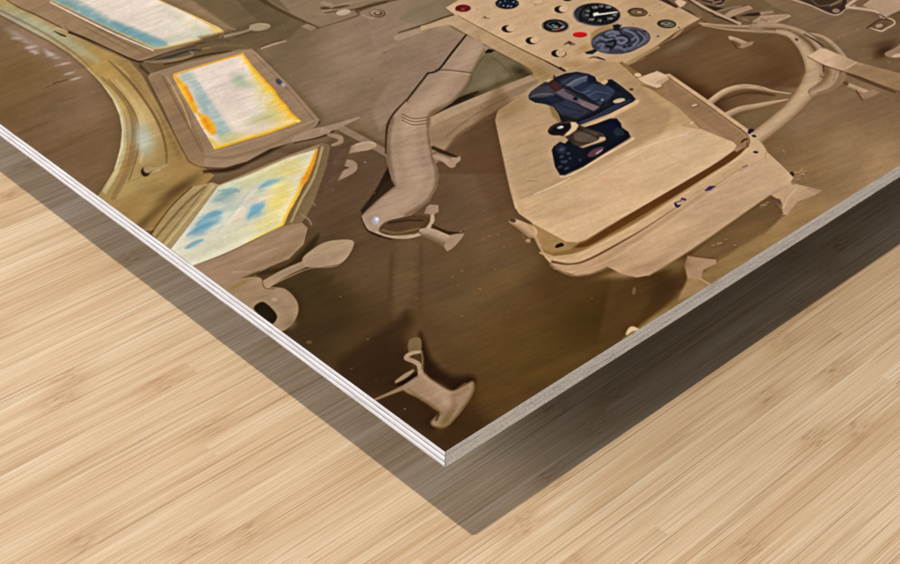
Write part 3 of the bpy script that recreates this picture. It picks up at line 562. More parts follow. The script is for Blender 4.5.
    E(638,143,64,29,4,(168,150,90),.9,.7); E(640,143,58,26,4,(54,50,36),.6); E(644,144,44,17,4,(98,92,74),.6); E(636,145,26,8,0,(60,56,44),.5); S([(612,140),(640,146),(660,140)],4,(190,176,140),.5); S([(630,158),(680,152)],5,(130,120,84),.5,.8); E(713,164,7,3.5,0,(60,44,30),.4); E(588,217,8,4,0,(50,36,24),.4); E(598,26,6,3,0,(120,92,66),.4,.6); E(440,143,5,2.5,0,(110,84,60),.4,.7)
    E(120,207,44,16,0,(206,20,22),.7); B(110,203,24,7,0,(226,30,30),.6); S([(80,214),(120,223),(160,212)],3,(110,16,14),.6,.6)
    S([(25,265),(60,252),(85,268)],[5,10,6],(104,80,60),.7); S([(52,248),(66,266)],[6,8],(58,44,36),.6); E(70,270,12,5,0,(150,124,98),.5)
    E(10,322,28,22,0,(190,154,110),.8,.8); S([(10,344),(34,330),(34,312)],[4,6,4],(70,48,28),.6,.9)
    # ribbed breather cap
    P([(185,200),(240,160),(340,140),(320,170),(250,190),(200,250),(180,270)],(150,112,64),1.2,.7); B(150,290,60,30,-20,(156,116,66),.6)
    P([(190,245),(210,215),(265,185),(330,168),(420,160),(490,172),(530,195),(542,225),(525,258),(470,290),(400,318),(310,324),(240,312),(195,285)],(68,68,74),.8,sm=True)
    P([(380,170),(470,172),(525,198),(536,228),(505,262),(430,296),(380,300),(400,250)],(88,88,98),1.2,sm=True); E(418,232,96,56,-12,(62,62,68),1.)
    clip([(190,245),(210,215),(265,185),(330,168),(420,160),(490,172),(530,195),(542,225),(525,258),(470,290),(400,318),(310,324),(240,312),(195,285)],.7,True)
    for pts,w_,c_ in [([(215,240),(240,225),(290,240),(310,232)],16,(98,98,110)),([(230,270),(260,262),(250,295),(290,300)],16,(92,92,104)),([(280,200),(320,190),(350,205),(300,218)],18,(100,100,112)),([(340,230),(370,225),(400,240),(370,260),(350,250)],16,(104,100,112)),([(320,280),(360,285),(390,300)],18,(94,94,106)),([(390,180),(440,200),(470,240),(440,270)],12,(104,104,116)),([(400,265),(410,290),(460,270)],10,(96,96,106)),([(470,190),(500,215),(505,240),(470,270)],8,(112,112,124)),([(230,300),(280,314)],10,(88,88,98)),([(340,180),(380,200)],12,(84,86,96)),([(430,240),(450,225)],12,(94,98,112)),([(205,262),(200,245)],8,(96,98,108))]: S(pts,w_,c_,.9,.95)
    for pts,w_ in [([(290,250),(330,245),(320,280),(280,275)],14),([(340,212),(390,215),(420,240),(400,260)],8),([(255,212),(280,228),(320,222)],6),([(300,300),(330,268)],7),([(360,190),(390,210)],7),([(240,250),(280,255)],6),([(380,285),(420,270)],6)]: S(pts,w_,(24,34,34),.8,.9)
    clip()
    P([(315,150),(345,143),(372,150),(355,168),(370,185),(325,182)],(30,40,36),.7); P([(148,312),(190,300),(210,292),(225,305),(195,325),(160,324)],(34,44,38),.7); S([(190,300),(215,290)],4,(84,90,80),.6,.7)
    S([(500,186),(515,186)],8,(50,40,50),.5); S([(175,347),(205,342),(240,350),(270,358)],[4,9,12,5],(92,74,58),.7); S([(225,340),(265,358)],[4,7],(36,28,26),.5); E(320,388,24,9,0,(178,142,98),.8,.6); P([(130,395),(165,390),(185,410),(165,425),(132,412)],(46,32,18),.7); E(170,398,12,6,20,(150,116,72),.6)
    S([(0,405),(40,430)],10,(56,38,20),.8)
    # panel's shaded right rim
    S([(860,120),(700,190),(690,225),(560,290),(540,305)],4,(142,110,74),.8,.8)
    # -- the conduit again over the arm: sleeve, folds, elbow
    v(340,20,2.255)
    P([(200,20),(285,35),(222,112),(196,122),(150,182),(118,218),(90,250),(70,200),(150,90)],(139,114,88),3,.9)
    P([(212,300),(262,262),(300,236),(356,205),(372,320),(330,345),(230,345)],(98,74,50),3,.9)
    P([(205,215),(300,176),(430,124),(450,140),(356,196),(300,236),(262,262),(236,296),(210,296),(198,240)],(142,115,84),1.,.95)
    P([(205,215),(300,176),(430,124),(440,134),(340,178),(260,214),(206,240)],(164,136,101),1.,.9); S([(236,296),(262,262),(300,236),(356,204)],4,(112,86,60),1,.8); S([(240,262),(300,216),(380,172)],3,(118,92,64),.9,.6); S([(206,214),(240,196),(300,172)],[6,8,3],(50,36,22),1.2,.9)
    cd=[(285,35),(222,112),(196,122),(150,182),(118,218),(105,250),(103,300),(112,345),(124,374),(90,400),(54,434),(50,456),(64,474),(90,484),(104,470),(112,452),(160,440),(200,410),(219,375),(221,345),(208,300),(200,250),(203,218),(250,188),(288,152),(298,118),(328,70),(318,44)]
    P(cd,(153,127,98),.8); clip(cd,.9)
    S([(305,60),(262,112),(215,170),(160,225),(158,300),(172,360),(140,410),(80,455)],[24,26,30,34,34,36,32,20],(170,142,111),5,.75)
    S([(328,66),(300,118),(286,150),(248,190),(206,214),(202,250),(210,300),(222,345),(218,380),(196,414),(150,440)],[8,9,10,12,12,12,14,16,16,14,10],(108,84,60),2.4,.8)
    S([(118,222),(108,260),(108,310),(122,370)],[10,14,14,10],(116,92,68),2.4,.8); S([(222,114),(196,124),(152,184)],6,(122,98,72),1.8,.6); S([(124,376),(90,402),(56,436)],8,(120,96,72),2,.6)
    B(170,350,36,16,-30,(176,148,118),.6); B(110,410,40,14,-35,(168,140,110),.6); B(240,150,34,20,-45,(166,138,106),.5); B(60,455,16,18,0,(158,136,112),.6)
    for k_ in range(14): S([(112+k_*.5,240+k_*9),(150,236+k_*9),(196+k_*.8,228+k_*9)],1.4,(134,108,80) if k_%2 else (170,144,114),.8,.28)
    clip()
    S([(216,112),(250,113),(298,119)],2.6,(104,80,56),.6,.9); S([(218,117),(250,118),(296,123)],2,(180,152,120),.6,.5); S([(298,119),(288,152),(250,188)],3,(104,82,58),.8,.8)
    for dy in (0,7,14): S([(140,212+dy),(165,222+dy),(196,219+dy)],2.4,(106,82,58),.6,.8); S([(142,216+dy),(166,226+dy),(194,223+dy)],1.6,(178,150,118),.6,.5)
    S([(284,34),(252,74),(222,112),(198,120)],[4,5,4,3],(46,32,18),.7,.95); S([(198,120),(176,148),(150,182)],[4,4,3],(50,36,22),.7,.9); S([(150,180),(120,212),(106,246),(103,300)],[3,4,4,3],(66,48,32),.8,.9)
    P([(104,340),(124,374),(92,400),(52,436),(46,430),(84,380)],(56,40,26),1.6,.85)
    P([(88,470),(110,452),(160,446),(192,444),(200,460),(176,480),(130,486),(96,484)],(88,66,44),1.1,.95,sm=True); S([(96,474),(130,480),(178,470)],5,(116,92,64),1.1,.8); S([(110,458),(150,452),(186,452)],4,(60,44,30),1,.8)
    E(80,452,9,8,-40,(166,172,190),1.3,.9); E(83,449,4,3,-40,(212,222,236),.8,.9); P([(52,440),(72,440),(84,462),(92,482),(66,474),(52,458)],(146,120,96),1.4,.5)
    S([(82,478),(110,488),(150,490),(186,480),(204,462),(208,440),(206,428)],[4,5,6,7,7,7,5],(172,144,112),.8); S([(50,452),(62,474),(84,486),(116,494)],3,(48,34,22),.8,.8); P([(196,424),(202,416),(222,418),(222,432),(206,440)],(150,122,92),.8)
    S([(186,478),(212,484),(244,500)],[16,24,28],[(168,142,110),(152,126,96),(108,84,60)],.9); P([(234,510),(250,486),(274,476),(280,484),(262,506),(242,522)],(154,126,96),1.); S([(208,462),(240,478),(276,480)],[3,6,3],(58,42,26),1,.8)
    S([(218,306),(236,312),(252,322)],[18,18,22],[(112,88,62),(164,136,106),(160,132,102)],.9); P([(240,326),(252,310),(272,308),(272,316),(252,332)],(152,124,94),.9); S([(210,288),(234,298),(262,308)],[8,8,4],(58,42,28),1.1,.9)
    # -- recess right of the panel
    v(660,0,3.75)
    P([(0,172),(60,140),(170,84),(330,122),(480,120),(545,190),(548,260),(520,330),(400,322),(300,320),(200,370),(170,385),(0,250)],(104,77,48),1.6,.75)
    B(240,215,170,60,-10,(116,88,60),.6); B(120,330,110,36,30,(74,50,24),.9); B(440,280,100,60,-20,(88,62,34),.7); B(80,170,80,20,-25,(128,104,84),.6); B(420,200,90,40,20,(94,68,38),.6); B(200,270,120,30,-20,(104,78,48),.6)
    S([(170,80),(140,100),(60,142),(0,172)],[3,4,5,5],(78,58,38),1,.7); S([(270,150),(290,180),(340,165)],4,(70,50,28),1,.6)
    S([(262,142),(290,152),(318,166)],[14,18,22],[(186,154,118),(164,132,96),(116,88,60)],.8); P([(292,178),(315,160),(352,155),(345,168),(310,180)],(150,120,88),.9); E(268,143,9,6,0,(176,146,112),.6)
    # top machinery
    P([(20,0),(60,-40),(300,-60),(420,20),(500,58),(470,90),(330,100),(180,80),(120,50)],(112,88,62),1.,.9)
    for q in [[(60,20),(160,75),(110,40)],[(150,15),(240,30),(200,55)],[(150,0),(250,-10),(230,20)],[(300,60),(330,50),(420,40),(360,60)],[(200,60),(300,90),(280,60)],[(80,-10),(170,-30),(130,10)]]: P(q,(56,42,32),.9,.9)
    P([(240,55),(270,36),(335,20),(348,32),(300,50),(260,66)],(164,134,102),.8); P([(345,80),(380,58),(480,52),(494,60),(430,88),(390,95)],(172,140,106),.8); P([(372,45),(420,38),(430,48),(380,56)],(150,120,90),.7); S([(210,45),(260,30),(300,24)],8,(136,108,82),.8)
    for q in range(6): S([(350+q*22,86-q*4),(366+q*22,76-q*4)],5,(150,120,90),.6,.8)
    S([(90,-20),(180,34),(300,88)],9,(186,152,116),.7); S([(90,-10),(170,40),(290,93)],3,(70,50,34),.6,.9); P([(55,5),(70,-6),(100,8),(92,18),(75,28)],(206,170,132),.7); P([(0,-20),(30,0),(70,25),(60,30),(-10,-4)],(60,44,34),.7,.9)
    for (x,y,a_,b_) in [(200,10,230,4),(215,22,240,16),(380,70,400,80),(310,70,330,76),(170,-4,200,2)]: S([(x,y),(a_,b_)],6,(140,112,84),.7,.9)
    # cable bundle
    cb=[(158,128,96),(172,142,108),(150,120,86),(112,86,58)]
    S([(150,88),(240,98),(330,100)],[10,14,14],cb,.8); S([(160,95),(250,110),(360,118),(440,122),(500,140)],[5,8,12,14,14],cb,.8)
    S([(350,100),(440,98),(520,118),(570,150),(600,190),(640,230)],[22,24,24,26,30,28],cb,.8); S([(340,100),(380,112)],20,(150,122,92),1,.8)
    S([(560,124),(610,140),(650,170),(690,215)],[5,16,22,22],cb,.8); S([(540,128),(580,150),(610,172)],[4,6,5],(64,44,28),.7,.9); S([(480,110),(530,140),(580,180)],4,(96,72,46),.8,.8)
    S([(440,116),(488,128),(540,176),(573,233),(582,282),(555,338),(488,417),(380,504),(315,552)],[18,28,46,64,76,72,60,58,56],[(122,94,64),(160,128,92),(182,150,112),(186,154,116),(178,146,106),(146,116,80)],.9)
    S([(640,230),(650,280),(620,320),(570,345)],[40,44,44,30],[(150,120,88),(168,138,104),(150,120,86),(120,94,64)],1.); S([(690,240),(690,280),(650,330),(590,350)],[14,24,16,8],(138,110,78),1); S([(612,236),(614,268)],4,(60,42,26),.8,.9); S([(640,250),(660,262),(650,300)],3,(110,84,58),.8,.7); S([(600,284),(612,290)],5,(104,80,54),.7,.8)
    E(512,148,7,4,30,(44,40,60),.5); B(560,300,30,50,20,(176,144,106),.5)
    P([(553,210),(600,182),(620,182),(740,232),(900,275),(1000,300),(1000,380),(900,342),(700,270),(600,238)],(214,176,134),.8,g=(640,220,760,262,(152,120,84)))
    P([(730,240),(900,280),(1000,310),(1000,380),(900,342),(790,308),(690,270)],(146,114,78),2,.8); S([(553,212),(620,246),(700,272),(800,308),(900,344),(1000,380)],3,(90,66,42),.7,.8); S([(700,255),(735,235)],4,(214,180,150),.8,.7); S([(700,276),(740,290),(810,318),(880,345)],[6,12,12,6],(80,58,38),1.3,.8)
    S([(690,312),(730,330),(775,350)],[16,20,26],[(176,144,108),(166,134,98),(120,92,64)],.8); E(696,312,12,8,20,(104,78,52),.6); P([(745,355),(800,335),(825,345),(800,360),(760,372)],(146,116,84),.9); S([(735,340),(750,362),(760,375)],6,(84,62,40),1,.7)
    # lower two cables
    S([(480,352),(430,346),(380,334)],[5,12,20],(116,90,60),.9); S([(170,400),(240,346),(310,326),(380,332),(420,342),(490,352)],[26,24,20,16,10,4],[(196,164,124),(188,156,116),(160,128,92),(116,88,60)],.8); S([(240,440),(300,412),(370,398),(430,384),(480,374)],[30,26,22,14,5],[(186,154,116),(176,144,106),(150,118,84),(104,78,50)],.8); S([(230,378),(300,352),(370,348),(430,358)],[4,8,10,6],(84,60,36),1.2,.8); S([(300,322),(350,324),(390,330)],2,(120,92,64),.7,.7)
    # top right bracketry
    P([(490,-20),(700,-60),(700,40),(650,56),(560,20)],(66,50,38),1,.9); S([(490,-4),(560,18),(655,56),(700,32),(730,20)],4,(196,164,128),.7); S([(570,0),(600,22),(680,10)],5,(110,86,62),.8,.8); E(660,40,14,8,0,(160,130,100),.8,.8); S([(640,20),(680,0)],8,(120,94,70),.8)
    P([(760,20),(810,-20),(920,-20),(920,30),(870,52),(845,66),(820,50)],(178,146,112),.8); S([(700,26),(730,30),(780,36),(815,44),(830,62)],[12,13,14,14,12],[(150,120,92),(198,166,128),(196,164,126),(130,100,72)],.8); S([(700,22),(740,-6),(780,-30)],10,(192,160,122),.7); S([(838,66),(870,72),(880,88),(850,106),(828,116),(790,104)],[5,5,5,5,5,3],(204,172,134),.7); P([(778,100),(820,80),(860,84),(850,100),(828,112)],(104,80,58),.9); E(822,96,14,7,-10,(160,130,100),.7); S([(775,105),(820,76),(850,74)],4,(64,46,32),.8,.9); S([(820,52),(845,66),(860,76)],5,(84,60,40),.7,.8)
    B(840,190,46,26,-30,(72,50,30),.9); B(830,165,60,14,-10,(90,66,44),.6); P([(842,200),(880,180),(920,160),(960,220),(900,216),(860,214)],(150,120,90),.9,sm=True); E(890,208,20,6,-10,(196,164,126),.7)
    for (x,y) in [(690,132),(672,140),(760,185),(788,218),(860,232),(744,110)]: E(x,y,6,2.4,-20,(140,112,80),.6,.7)
    v(620,60,4.03)
    for (x,y,a_,b_) in [(655,362,664,372),(735,440,745,470),(730,440,720,462),(640,540,652,548)]: S([(x,y),(a_,b_)],4,(162,132,98),.7,.6)
    # -- control box
    v(480,120,3.317)
    P([(60,-140),(100,-60),(70,20),(110,300),(60,330),(-60,100)],(90,66,42),6,.4)
    # underside bracket with the pegs
    v(560,160,3.135)
    P([(170,330),(300,310),(420,290),(560,180),(660,105),(700,170),(640,230),(560,260),(480,380),(300,420),(200,560),(120,560)],(84,60,32),3,.9)
    P([(410,300),(520,210),(660,112),(700,168),(640,230),(500,310)],(112,84,56),2,.9); P([(200,560),(330,460),(420,372),(500,310),(640,230),(815,110),(815,190),(400,450),(230,560)],(146,114,72),3,.85); B(330,400,60,60,0,(66,44,20),.8)
    P([(655,105),(720,70),(820,95),(800,110),(745,130),(712,172),(700,170),(695,130)],(198,162,120),.9,g=(690,80,740,150,(176,140,102))); S([(742,88),(715,120),(700,150)],4,(214,180,138),1,.6); P([(663,118),(690,122),(696,145)],(96,70,60),.9,.8); S([(780,88),(812,98)],10,(160,128,94),1,.7)
    P([(390,330),(400,300),(430,305),(490,312),(490,325),(450,345),(440,375),(400,372)],(162,126,92),1.3); P([(400,372),(430,368),(480,395),(400,430),(370,440)],(158,124,80),2,.8); S([(440,372),(480,396)],4,(200,166,120),1,.7); B(370,330,40,26,-20,(112,84,54),.8)
    S([(210,545),(225,530),(245,532)],[8,16,6],(206,172,124),1.2); S([(232,548),(250,536)],7,(66,40,22),.9,.9); E(232,410,6,12,10,(112,84,54),.9,.8)
    for (x,y,r_) in [(500,262,9),(480,268,6),(548,268,5),(638,142,12),(650,134,6),(520,250,4),(700,172,5),(740,40,9),(760,46,6),(745,62,7),(730,72,5),(770,36,5)]: E(x,y,r_,r_*.45,-10,(156,124,88),.6,.7); S([(x-r_*.5,y+3),(x+r_,y+3)],2,(76,54,32),.6,.7)
    E(726,46,8,9,0,(30,20,24),.7,.9)
    # lower body
    v(480,120,3.317)
    lower=[(200,430),(240,480),(270,500),(320,515),(370,508),(420,485),(470,510),(520,522),(560,515),(700,430),(960,250),(1020,220),(1040,190),(1000,150),(925,80),(880,60),(700,160),(600,230)]
    P(lower,(184,147,106),.9,g=(460,500,900,100,(192,156,116))); B(640,380,160,24,-30,(198,160,118),.6); B(400,480,70,20,-15,(170,134,96),.7); B(560,490,80,16,-20,(164,128,90),.7)
    S([(236,480),(300,512),(370,506),(425,482)],10,(168,134,94),1.6,.6); B(520,500,110,16,-10,(176,138,98),.8); B(700,380,200,14,-32,(190,152,106),.5); S([(560,515),(700,430),(960,250),(1020,222)],4,(168,132,92),1.2,.6); B(980,190,50,40,30,(188,152,110),.6)
    S([(430,488),(500,462),(600,400)],4,(176,140,96),1.3,.5)
    # flange
    fl=[(170,330),(190,400),(215,455),(232,474),(300,484),(360,466),(520,376),(640,302),(880,156),(925,128),(944,102),(940,84),(925,66),(899,38),(831,-11),(748,-72),(629,-154),(600,-150),(780,20),(800,60),(780,80),(600,210),(420,330),(320,385),(280,390),(180,345)]
    P(fl,(194,156,110),.8)
    S([(240,470),(300,478),(370,458),(520,374),(640,295),(760,212),(800,186),(892,126),(925,90)],[9,6,7,6,6,4,4,4,3],(100,68,48),.7,.9); S([(245,462),(300,466),(370,446),(520,358),(640,284),(860,128)],5,(212,176,130),.9,.6)
    S([(246,492),(310,498),(376,480),(520,394),(640,314),(760,232),(896,142),(936,104)],[4,8,10,10,9,8,7,4],(172,136,94),1.4,.75); S([(300,505),(420,470),(560,384),(760,248),(900,158)],3,(214,178,134),1,.5)
    # channel around the lid
    ch=[(175,345),(188,395),(210,440),(245,452),(300,446),(360,428),(520,342),(640,264),(760,185),(860,116),(890,88),(893,60),(865,26),(640,-78),(470,-195),(455,-188),(800,60),(770,100),(560,230),(420,320),(330,395),(290,405),(190,345)]
    P(ch,(136,102,60),.9); S([(200,440),(250,456),(320,446),(400,406),(520,342),(640,264),(770,178),(830,130)],7,(184,146,96),.9,.9); P([(210,400),(270,405),(330,408),(340,425),(250,445),(218,430)],(122,90,52),1.5,.7); E(262,416,14,6,-25,(34,20,14),.6)
    S([(300,418),(350,412),(420,372),(600,264),(760,166),(830,122),(866,92),(876,68),(860,40),(800,0)],[8,16,22,26,26,26,22,18,12,6],(98,64,30),1.,.95); S([(310,462),(400,424),(520,360),(640,284),(770,198),(860,140),(908,96),(904,60),(870,22)],[14,20,22,22,22,22,20,14,6],(196,158,112),1.1,.95); S([(320,450),(400,412),(520,346),(640,270),(770,184),(860,124),(893,88),(890,60)],3,(216,180,134),.8,.7); P([(176,345),(205,352),(280,400),(330,408),(300,430),(240,442),(212,430),(192,392)],(158,124,78),1.2,.8); E(262,416,14,6,-25,(34,20,14),.6); S([(176,345),(186,392),(208,436),(228,455)],5,(170,136,92),.9,.8)
    # right slope wall of the lid
    v(620,60,4.03)
    P([(60,60),(190,70),(330,165),(430,240),(520,300),(505,350),(470,370),(320,275),(200,235),(100,120)],(146,112,76),1.,g=(200,200,320,130,(160,124,88)))
    P([(190,80),(340,180),(500,300),(515,320),(495,350),(470,350),(320,240),(200,150)],(138,106,74),2,.7); S([(190,66),(330,165),(430,238),(500,290),(522,318),(515,350)],[4,4,4,4,5,5],(96,70,44),.8,.85); S([(196,60),(340,160),(440,232),(520,292),(535,318)],5,(196,160,118),.8,.9)
    S([(490,330),(500,322),(512,318)],8,(64,42,26),.8,.8); E(300,183,12,5,-15,(206,172,130),.6); S([(290,190),(316,184)],3,(84,60,38),.6,.9); E(218,213,14,4,10,(176,142,102),.8,.7)
    S([(100,110),(160,145),(230,200),(320,270),(465,345)],3,(120,90,58),1,.6)
    # lid top
    v(480,120,3.317)
    top=[(52,-6),(60,-30),(120,-70),(300,-170),(400,-200),(460,-190),(490,-165),(540,-120),(660,-40),(728,27),(800,58),(838,72),(850,84),(842,100),(800,130),(760,156),(600,250),(420,354),(352,396),(322,406),(285,402),(180,345),(130,310),(118,290),(100,220)]
    P(top,(180,146,98),.9); clip(top,.9)
    P([(52,-6),(60,-40),(300,-200),(460,-200),(560,-80),(640,-20),(600,60),(500,100),(330,185),(220,235),(140,270),(100,220)],(174,142,102),3,.9,g=(100,100,560,-100,(166,132,90)))
    P([(95,262),(140,268),(230,232),(330,185),(600,50),(660,15),(900,60),(900,500),(100,500)],(204,166,118),3.5,.95,g=(200,300,700,40,(206,170,124)))
    B(360,300,160,60,-30,(206,166,122),.6); B(640,110,120,40,-28,(212,178,134),.5); B(160,300,60,30,30,(196,158,112),.6); B(470,225,60,50,0,(212,168,126),.6)
    for pts in [[(410,200),(450,195),(495,205),(510,235),(495,270)],[(420,190),(400,205)],[(610,95),(640,125),(690,150)],[(380,215),(440,200)]]: S(pts,7,(206,152,108),2,.5)
    S([(180,246),(240,222),(300,192)],[3,6,3],(222,190,148),1,.8); S([(400,180),(470,140),(560,92)],[2,4,2],(220,186,142),1.2,.6); S([(150,195),(190,196),(200,188)],[3,3,2],(190,158,112),.9,.7); S([(160,200),(190,203)],2,(140,110,66),.8,.6)
    S([(700,10),(760,-12),(800,-20)],5,(220,190,150),1,.8)
    B(130,290,14,50,-15,(186,150,104),.7); B(60,80,12,120,-8,(150,120,76),.7); B(100,-40,90,30,-25,(140,110,66),.6); B(370,-40,160,40,-20,(160,126,80),.3)
    clip()
    S([(52,0),(75,110),(100,225),(118,292)],4,(196,162,114),.9,.7); S([(48,0),(70,110),(96,230),(114,295)],3,(100,74,46),.9,.6)
    v(620,60,4.03)
    P([(70,75),(105,60),(150,44),(190,62),(196,76),(165,98),(168,106),(150,112),(100,95)],(216,182,138),.8); P([(150,84),(190,66),(196,78),(165,98),(140,96)],(190,154,112),.9,.8); E(72,60,14,8,10,(206,172,130),.8); S([(84,100),(140,116),(170,108)],5,(120,92,60),.9,.7)
    S([(40,30),(60,48)],8,(120,92,60),1,.6); E(46,118,9,5,0,(50,50,52),.7,.8); S([(240,306),(268,300)],5,(224,200,180),.8,.7)
    S([(0,400),(100,350),(240,306)],4,(220,188,144),1.2,.6)
    P([(200,245),(250,252),(330,278)],(178,144,98),1.2,.5); S([(250,262),(320,276)],4,(150,116,76),1,.6)
    # flange right end
    P([(515,300),(560,325),(588,360),(585,395),(560,405),(520,425),(480,400),(540,350)],(196,160,116),1.,sm=False); S([(560,322),(588,358),(584,398)],4,(166,130,92),1,.7); S([(560,398),(590,402),(640,420)],4,(190,154,112),1.2,.5)
    for (x,y,rx,ry,an) in [(528,284,13,7,-10),(522,292,8,6,0),(540,306,10,5,10),(547,371,11,5,5)]: E(x,y,rx,ry,an,(34,22,58),.6,.9)
    S([(345,526),(362,514),(382,510)],[5,12,5],(60,36,90),.6,.85); S([(495,430),(512,427)],6,(110,80,110),.7,.6); S([(395,505),(480,450)],4,(222,190,160),.8,.5); S([(250,560),(262,562)],10,(50,30,84),.7,.8)
    v(560,160,3.135); S([(362,138),(368,145),(376,142)],[8,9,5],(42,26,80),.6,.9); S([(360,134),(380,128)],4,(70,50,90),.6,.7); S([(455,94),(468,92),(480,86)],[3,8,4],(70,46,100),.6,.8); E(4,266,8,6,0,(44,24,22),.6)
    # peg left of the box
    v(480,120,3.317)
    S([(105,335),(135,350),(170,372)],[20,30,40],[(190,156,116),(178,142,102),(130,100,68)],.9); E(108,332,12,7,20,(92,66,44),.7); S([(165,350),(185,390),(200,420)],12,(170,136,96),1,.8); S([(140,380),(150,400),(165,405)],8,(110,82,56),.9,.9); E(160,400,8,6,0,(150,120,88),.7)
    for (x,y) in [(30,385),(60,380),(10,300),(12,395),(80,420),(-60,500),(-90,520),(-60,650),(0,560)]: E(x,y,4,1.8,0,(136,106,74),.5,.6)
    # -- switch block on the box
    v(510,60,6.0)
    P([(230,250),(280,290),(330,370),(420,400),(520,380),(400,400),(300,380),(250,330)],(120,92,52),2,.7)
    P([(440,395),(560,345),(740,240),(778,240),(770,262),(640,330),(500,400),(455,405)],(206,164,114),.9)
    P([(110,212),(125,190),(180,150),(230,120),(265,105),(330,80),(400,70),(470,82),(510,100),(520,125),(570,150),(580,118),(610,115),(660,150),(730,205),(755,235),(740,250),(600,320),(430,385),(380,395),(310,375),(290,320),(260,280),(200,262),(150,255),(115,235)],(38,42,54),.8)
    clip([(110,212),(125,190),(180,150),(230,120),(265,105),(330,80),(400,70),(470,82),(510,100),(520,125),(570,150),(580,118),(610,115),(660,150),(730,205),(755,235),(740,250),(600,320),(430,385),(380,395),(310,375),(290,320),(260,280),(200,262),(150,255),(115,235)],.7)
    P([(120,205),(180,160),(250,140),(300,180),(220,215),(140,225)],(96,92,92),2,.8); S([(120,222),(180,205),(260,205)],8,(150,146,146),1.3,.7); B(200,215,60,10,-5,(120,110,100),.6)
    P([(215,225),(250,215),(300,235),(280,252),(230,248)],(44,50,76),1.2); P([(300,120),(400,85),(470,90),(450,130),(380,150),(330,160)],(66,70,84),2,.9); P([(340,150),(390,115),(460,95),(470,120),(420,150),(370,165)],(110,116,128),1.4,.8); P([(380,165),(440,130),(500,150),(480,185),(430,195)],(52,60,88),1.2,.95)
    P([(430,190),(500,140),(560,150),(640,170),(600,230),(540,270),(480,230)],(70,84,104),1.5,.95); P([(500,160),(560,155),(620,200),(560,250)],(60,72,92),2,.7); P([(470,85),(520,110),(500,135),(465,120)],(30,38,66),1.2)
    P([(590,120),(640,140),(730,210),(700,200),(640,190),(600,160)],(24,34,40),1.3); S([(640,150),(700,195)],8,(60,70,72),1.5,.6)
    P([(225,130),(270,125),(320,170),(310,190),(270,190),(235,160)],(92,44,40),1.3); B(270,150,20,30,-40,(110,54,46),.6)
    P([(270,195),(320,170),(400,215),(540,280),(510,300),(440,275),(330,230)],(128,108,112),1.2); P([(410,240),(540,275),(500,305),(430,275)],(168,138,118),1.3,.8); E(392,232,14,10,10,(24,26,46),.8); S([(330,185),(400,220),(540,278)],5,(30,26,36),.8,.9); S([(430,265),(500,298)],4,(200,166,140),.7,.6)
    S([(260,195),(330,235),(430,290)],4,(104,96,104),.8,.7)
    P([(250,265),(340,240),(440,285),(480,310),(400,350),(310,330)],(70,74,90),1.6,.9); S([(260,240),(340,285),(440,310)],5,(40,44,58),1,.8); S([(280,300),(350,330),(430,320)],8,(52,54,66),1.4,.8); S([(210,262),(280,290),(310,320)],5,(110,106,110),1,.6)
    S([(500,250),(560,240),(540,300),(460,330)],6,(24,26,34),.9,.8); P([(300,330),(400,360),(460,340),(420,395),(310,380)],(42,34,30),2,.9)
    S([(420,375),(500,345),(600,290),(690,240)],14,(66,78,106),1.1,.9); S([(430,390),(520,350),(640,285),(720,240)],6,(100,116,140),.9,.8); S([(400,370),(520,318),(640,255)],10,(20,20,26),1,.9); S([(370,165),(430,195),(480,180)],3,(150,156,164),.7,.7); E(554,239,9,6,0,(190,176,160),.6); S([(300,150),(340,120),(400,90)],4,(120,124,134),1,.5); S([(440,200),(520,240)],3,(120,130,144),.8,.5)
    P([(600,235),(640,215),(690,210),(690,250),(620,262)],(34,40,46),1.2); P([(100,60),(780,60),(780,410),(100,410)],(34,34,40),2,.36); S([(345,150),(400,118),(460,100)],6,(120,124,132),1.2,.6); S([(470,215),(520,190),(590,200)],4,(92,100,112),1.2,.6); clip()
    E(654,243,36,12,-12,(206,166,118),.9); S([(630,255),(690,240)],3,(240,210,170),.7,.7); E(568,131,20,12,-20,(222,178,124),.8); B(560,125,26,12,-10,(160,120,66),.5); P([(205,128),(240,112),(262,112),(230,132)],(206,164,116),.9,.9); S([(265,96),(268,118)],10,(34,36,44),.8,.9)
    S([(112,212),(180,160),(262,112)],3,(150,130,104),.8,.5)
    # plate of the joystick
    P([(250,540),(262,518),(300,490),(330,500),(420,410),(520,380),(600,350),(640,350),(665,380),(672,405),(710,430),(724,462),(700,480),(560,564),(440,640),(330,690),(300,690),(270,640)],(24,28,40),.9)
    S([(300,700),(340,698),(440,650),(560,576),(730,480),(732,468)],[5,7,8,9,9,5],(222,184,138),.8)
    B(600,400,50,30,0,(18,22,44),.8); P([(640,400),(680,420),(690,450),(640,455),(620,430)],(44,56,60),1.4,.8); P([(560,380),(640,360),(660,390),(600,430)],(22,26,50),1.5,.9); P([(265,530),(300,500),(340,520),(330,560),(290,560)],(48,52,62),1.4,.8)
    for (x,y,rx,ry) in [(310,535,16,10),(310,580,14,9),(330,610,16,9),(360,590,9,7),(420,600,9,6),(300,640,14,8),(340,650,16,8),(310,610,9,6),(350,560,12,8)]: E(x,y,rx,ry,-20,(70,76,84),.9,.7)
    P([(225,428),(250,405),(300,380),(350,366),(385,370),(420,390),(440,400),(500,420),(560,440),(580,475),(560,495),(490,510),(440,532),(380,505),(330,462),(250,440)],(70,56,44),.8)
    P([(380,440),(440,420),(520,440),(530,480),(450,520),(390,495)],(92,80,64),2,.9); S([(400,410),(500,450),(530,470)],8,(44,36,30),1.2,.8); S([(360,480),(430,500),(500,500)],14,(56,46,36),1.6,.8)
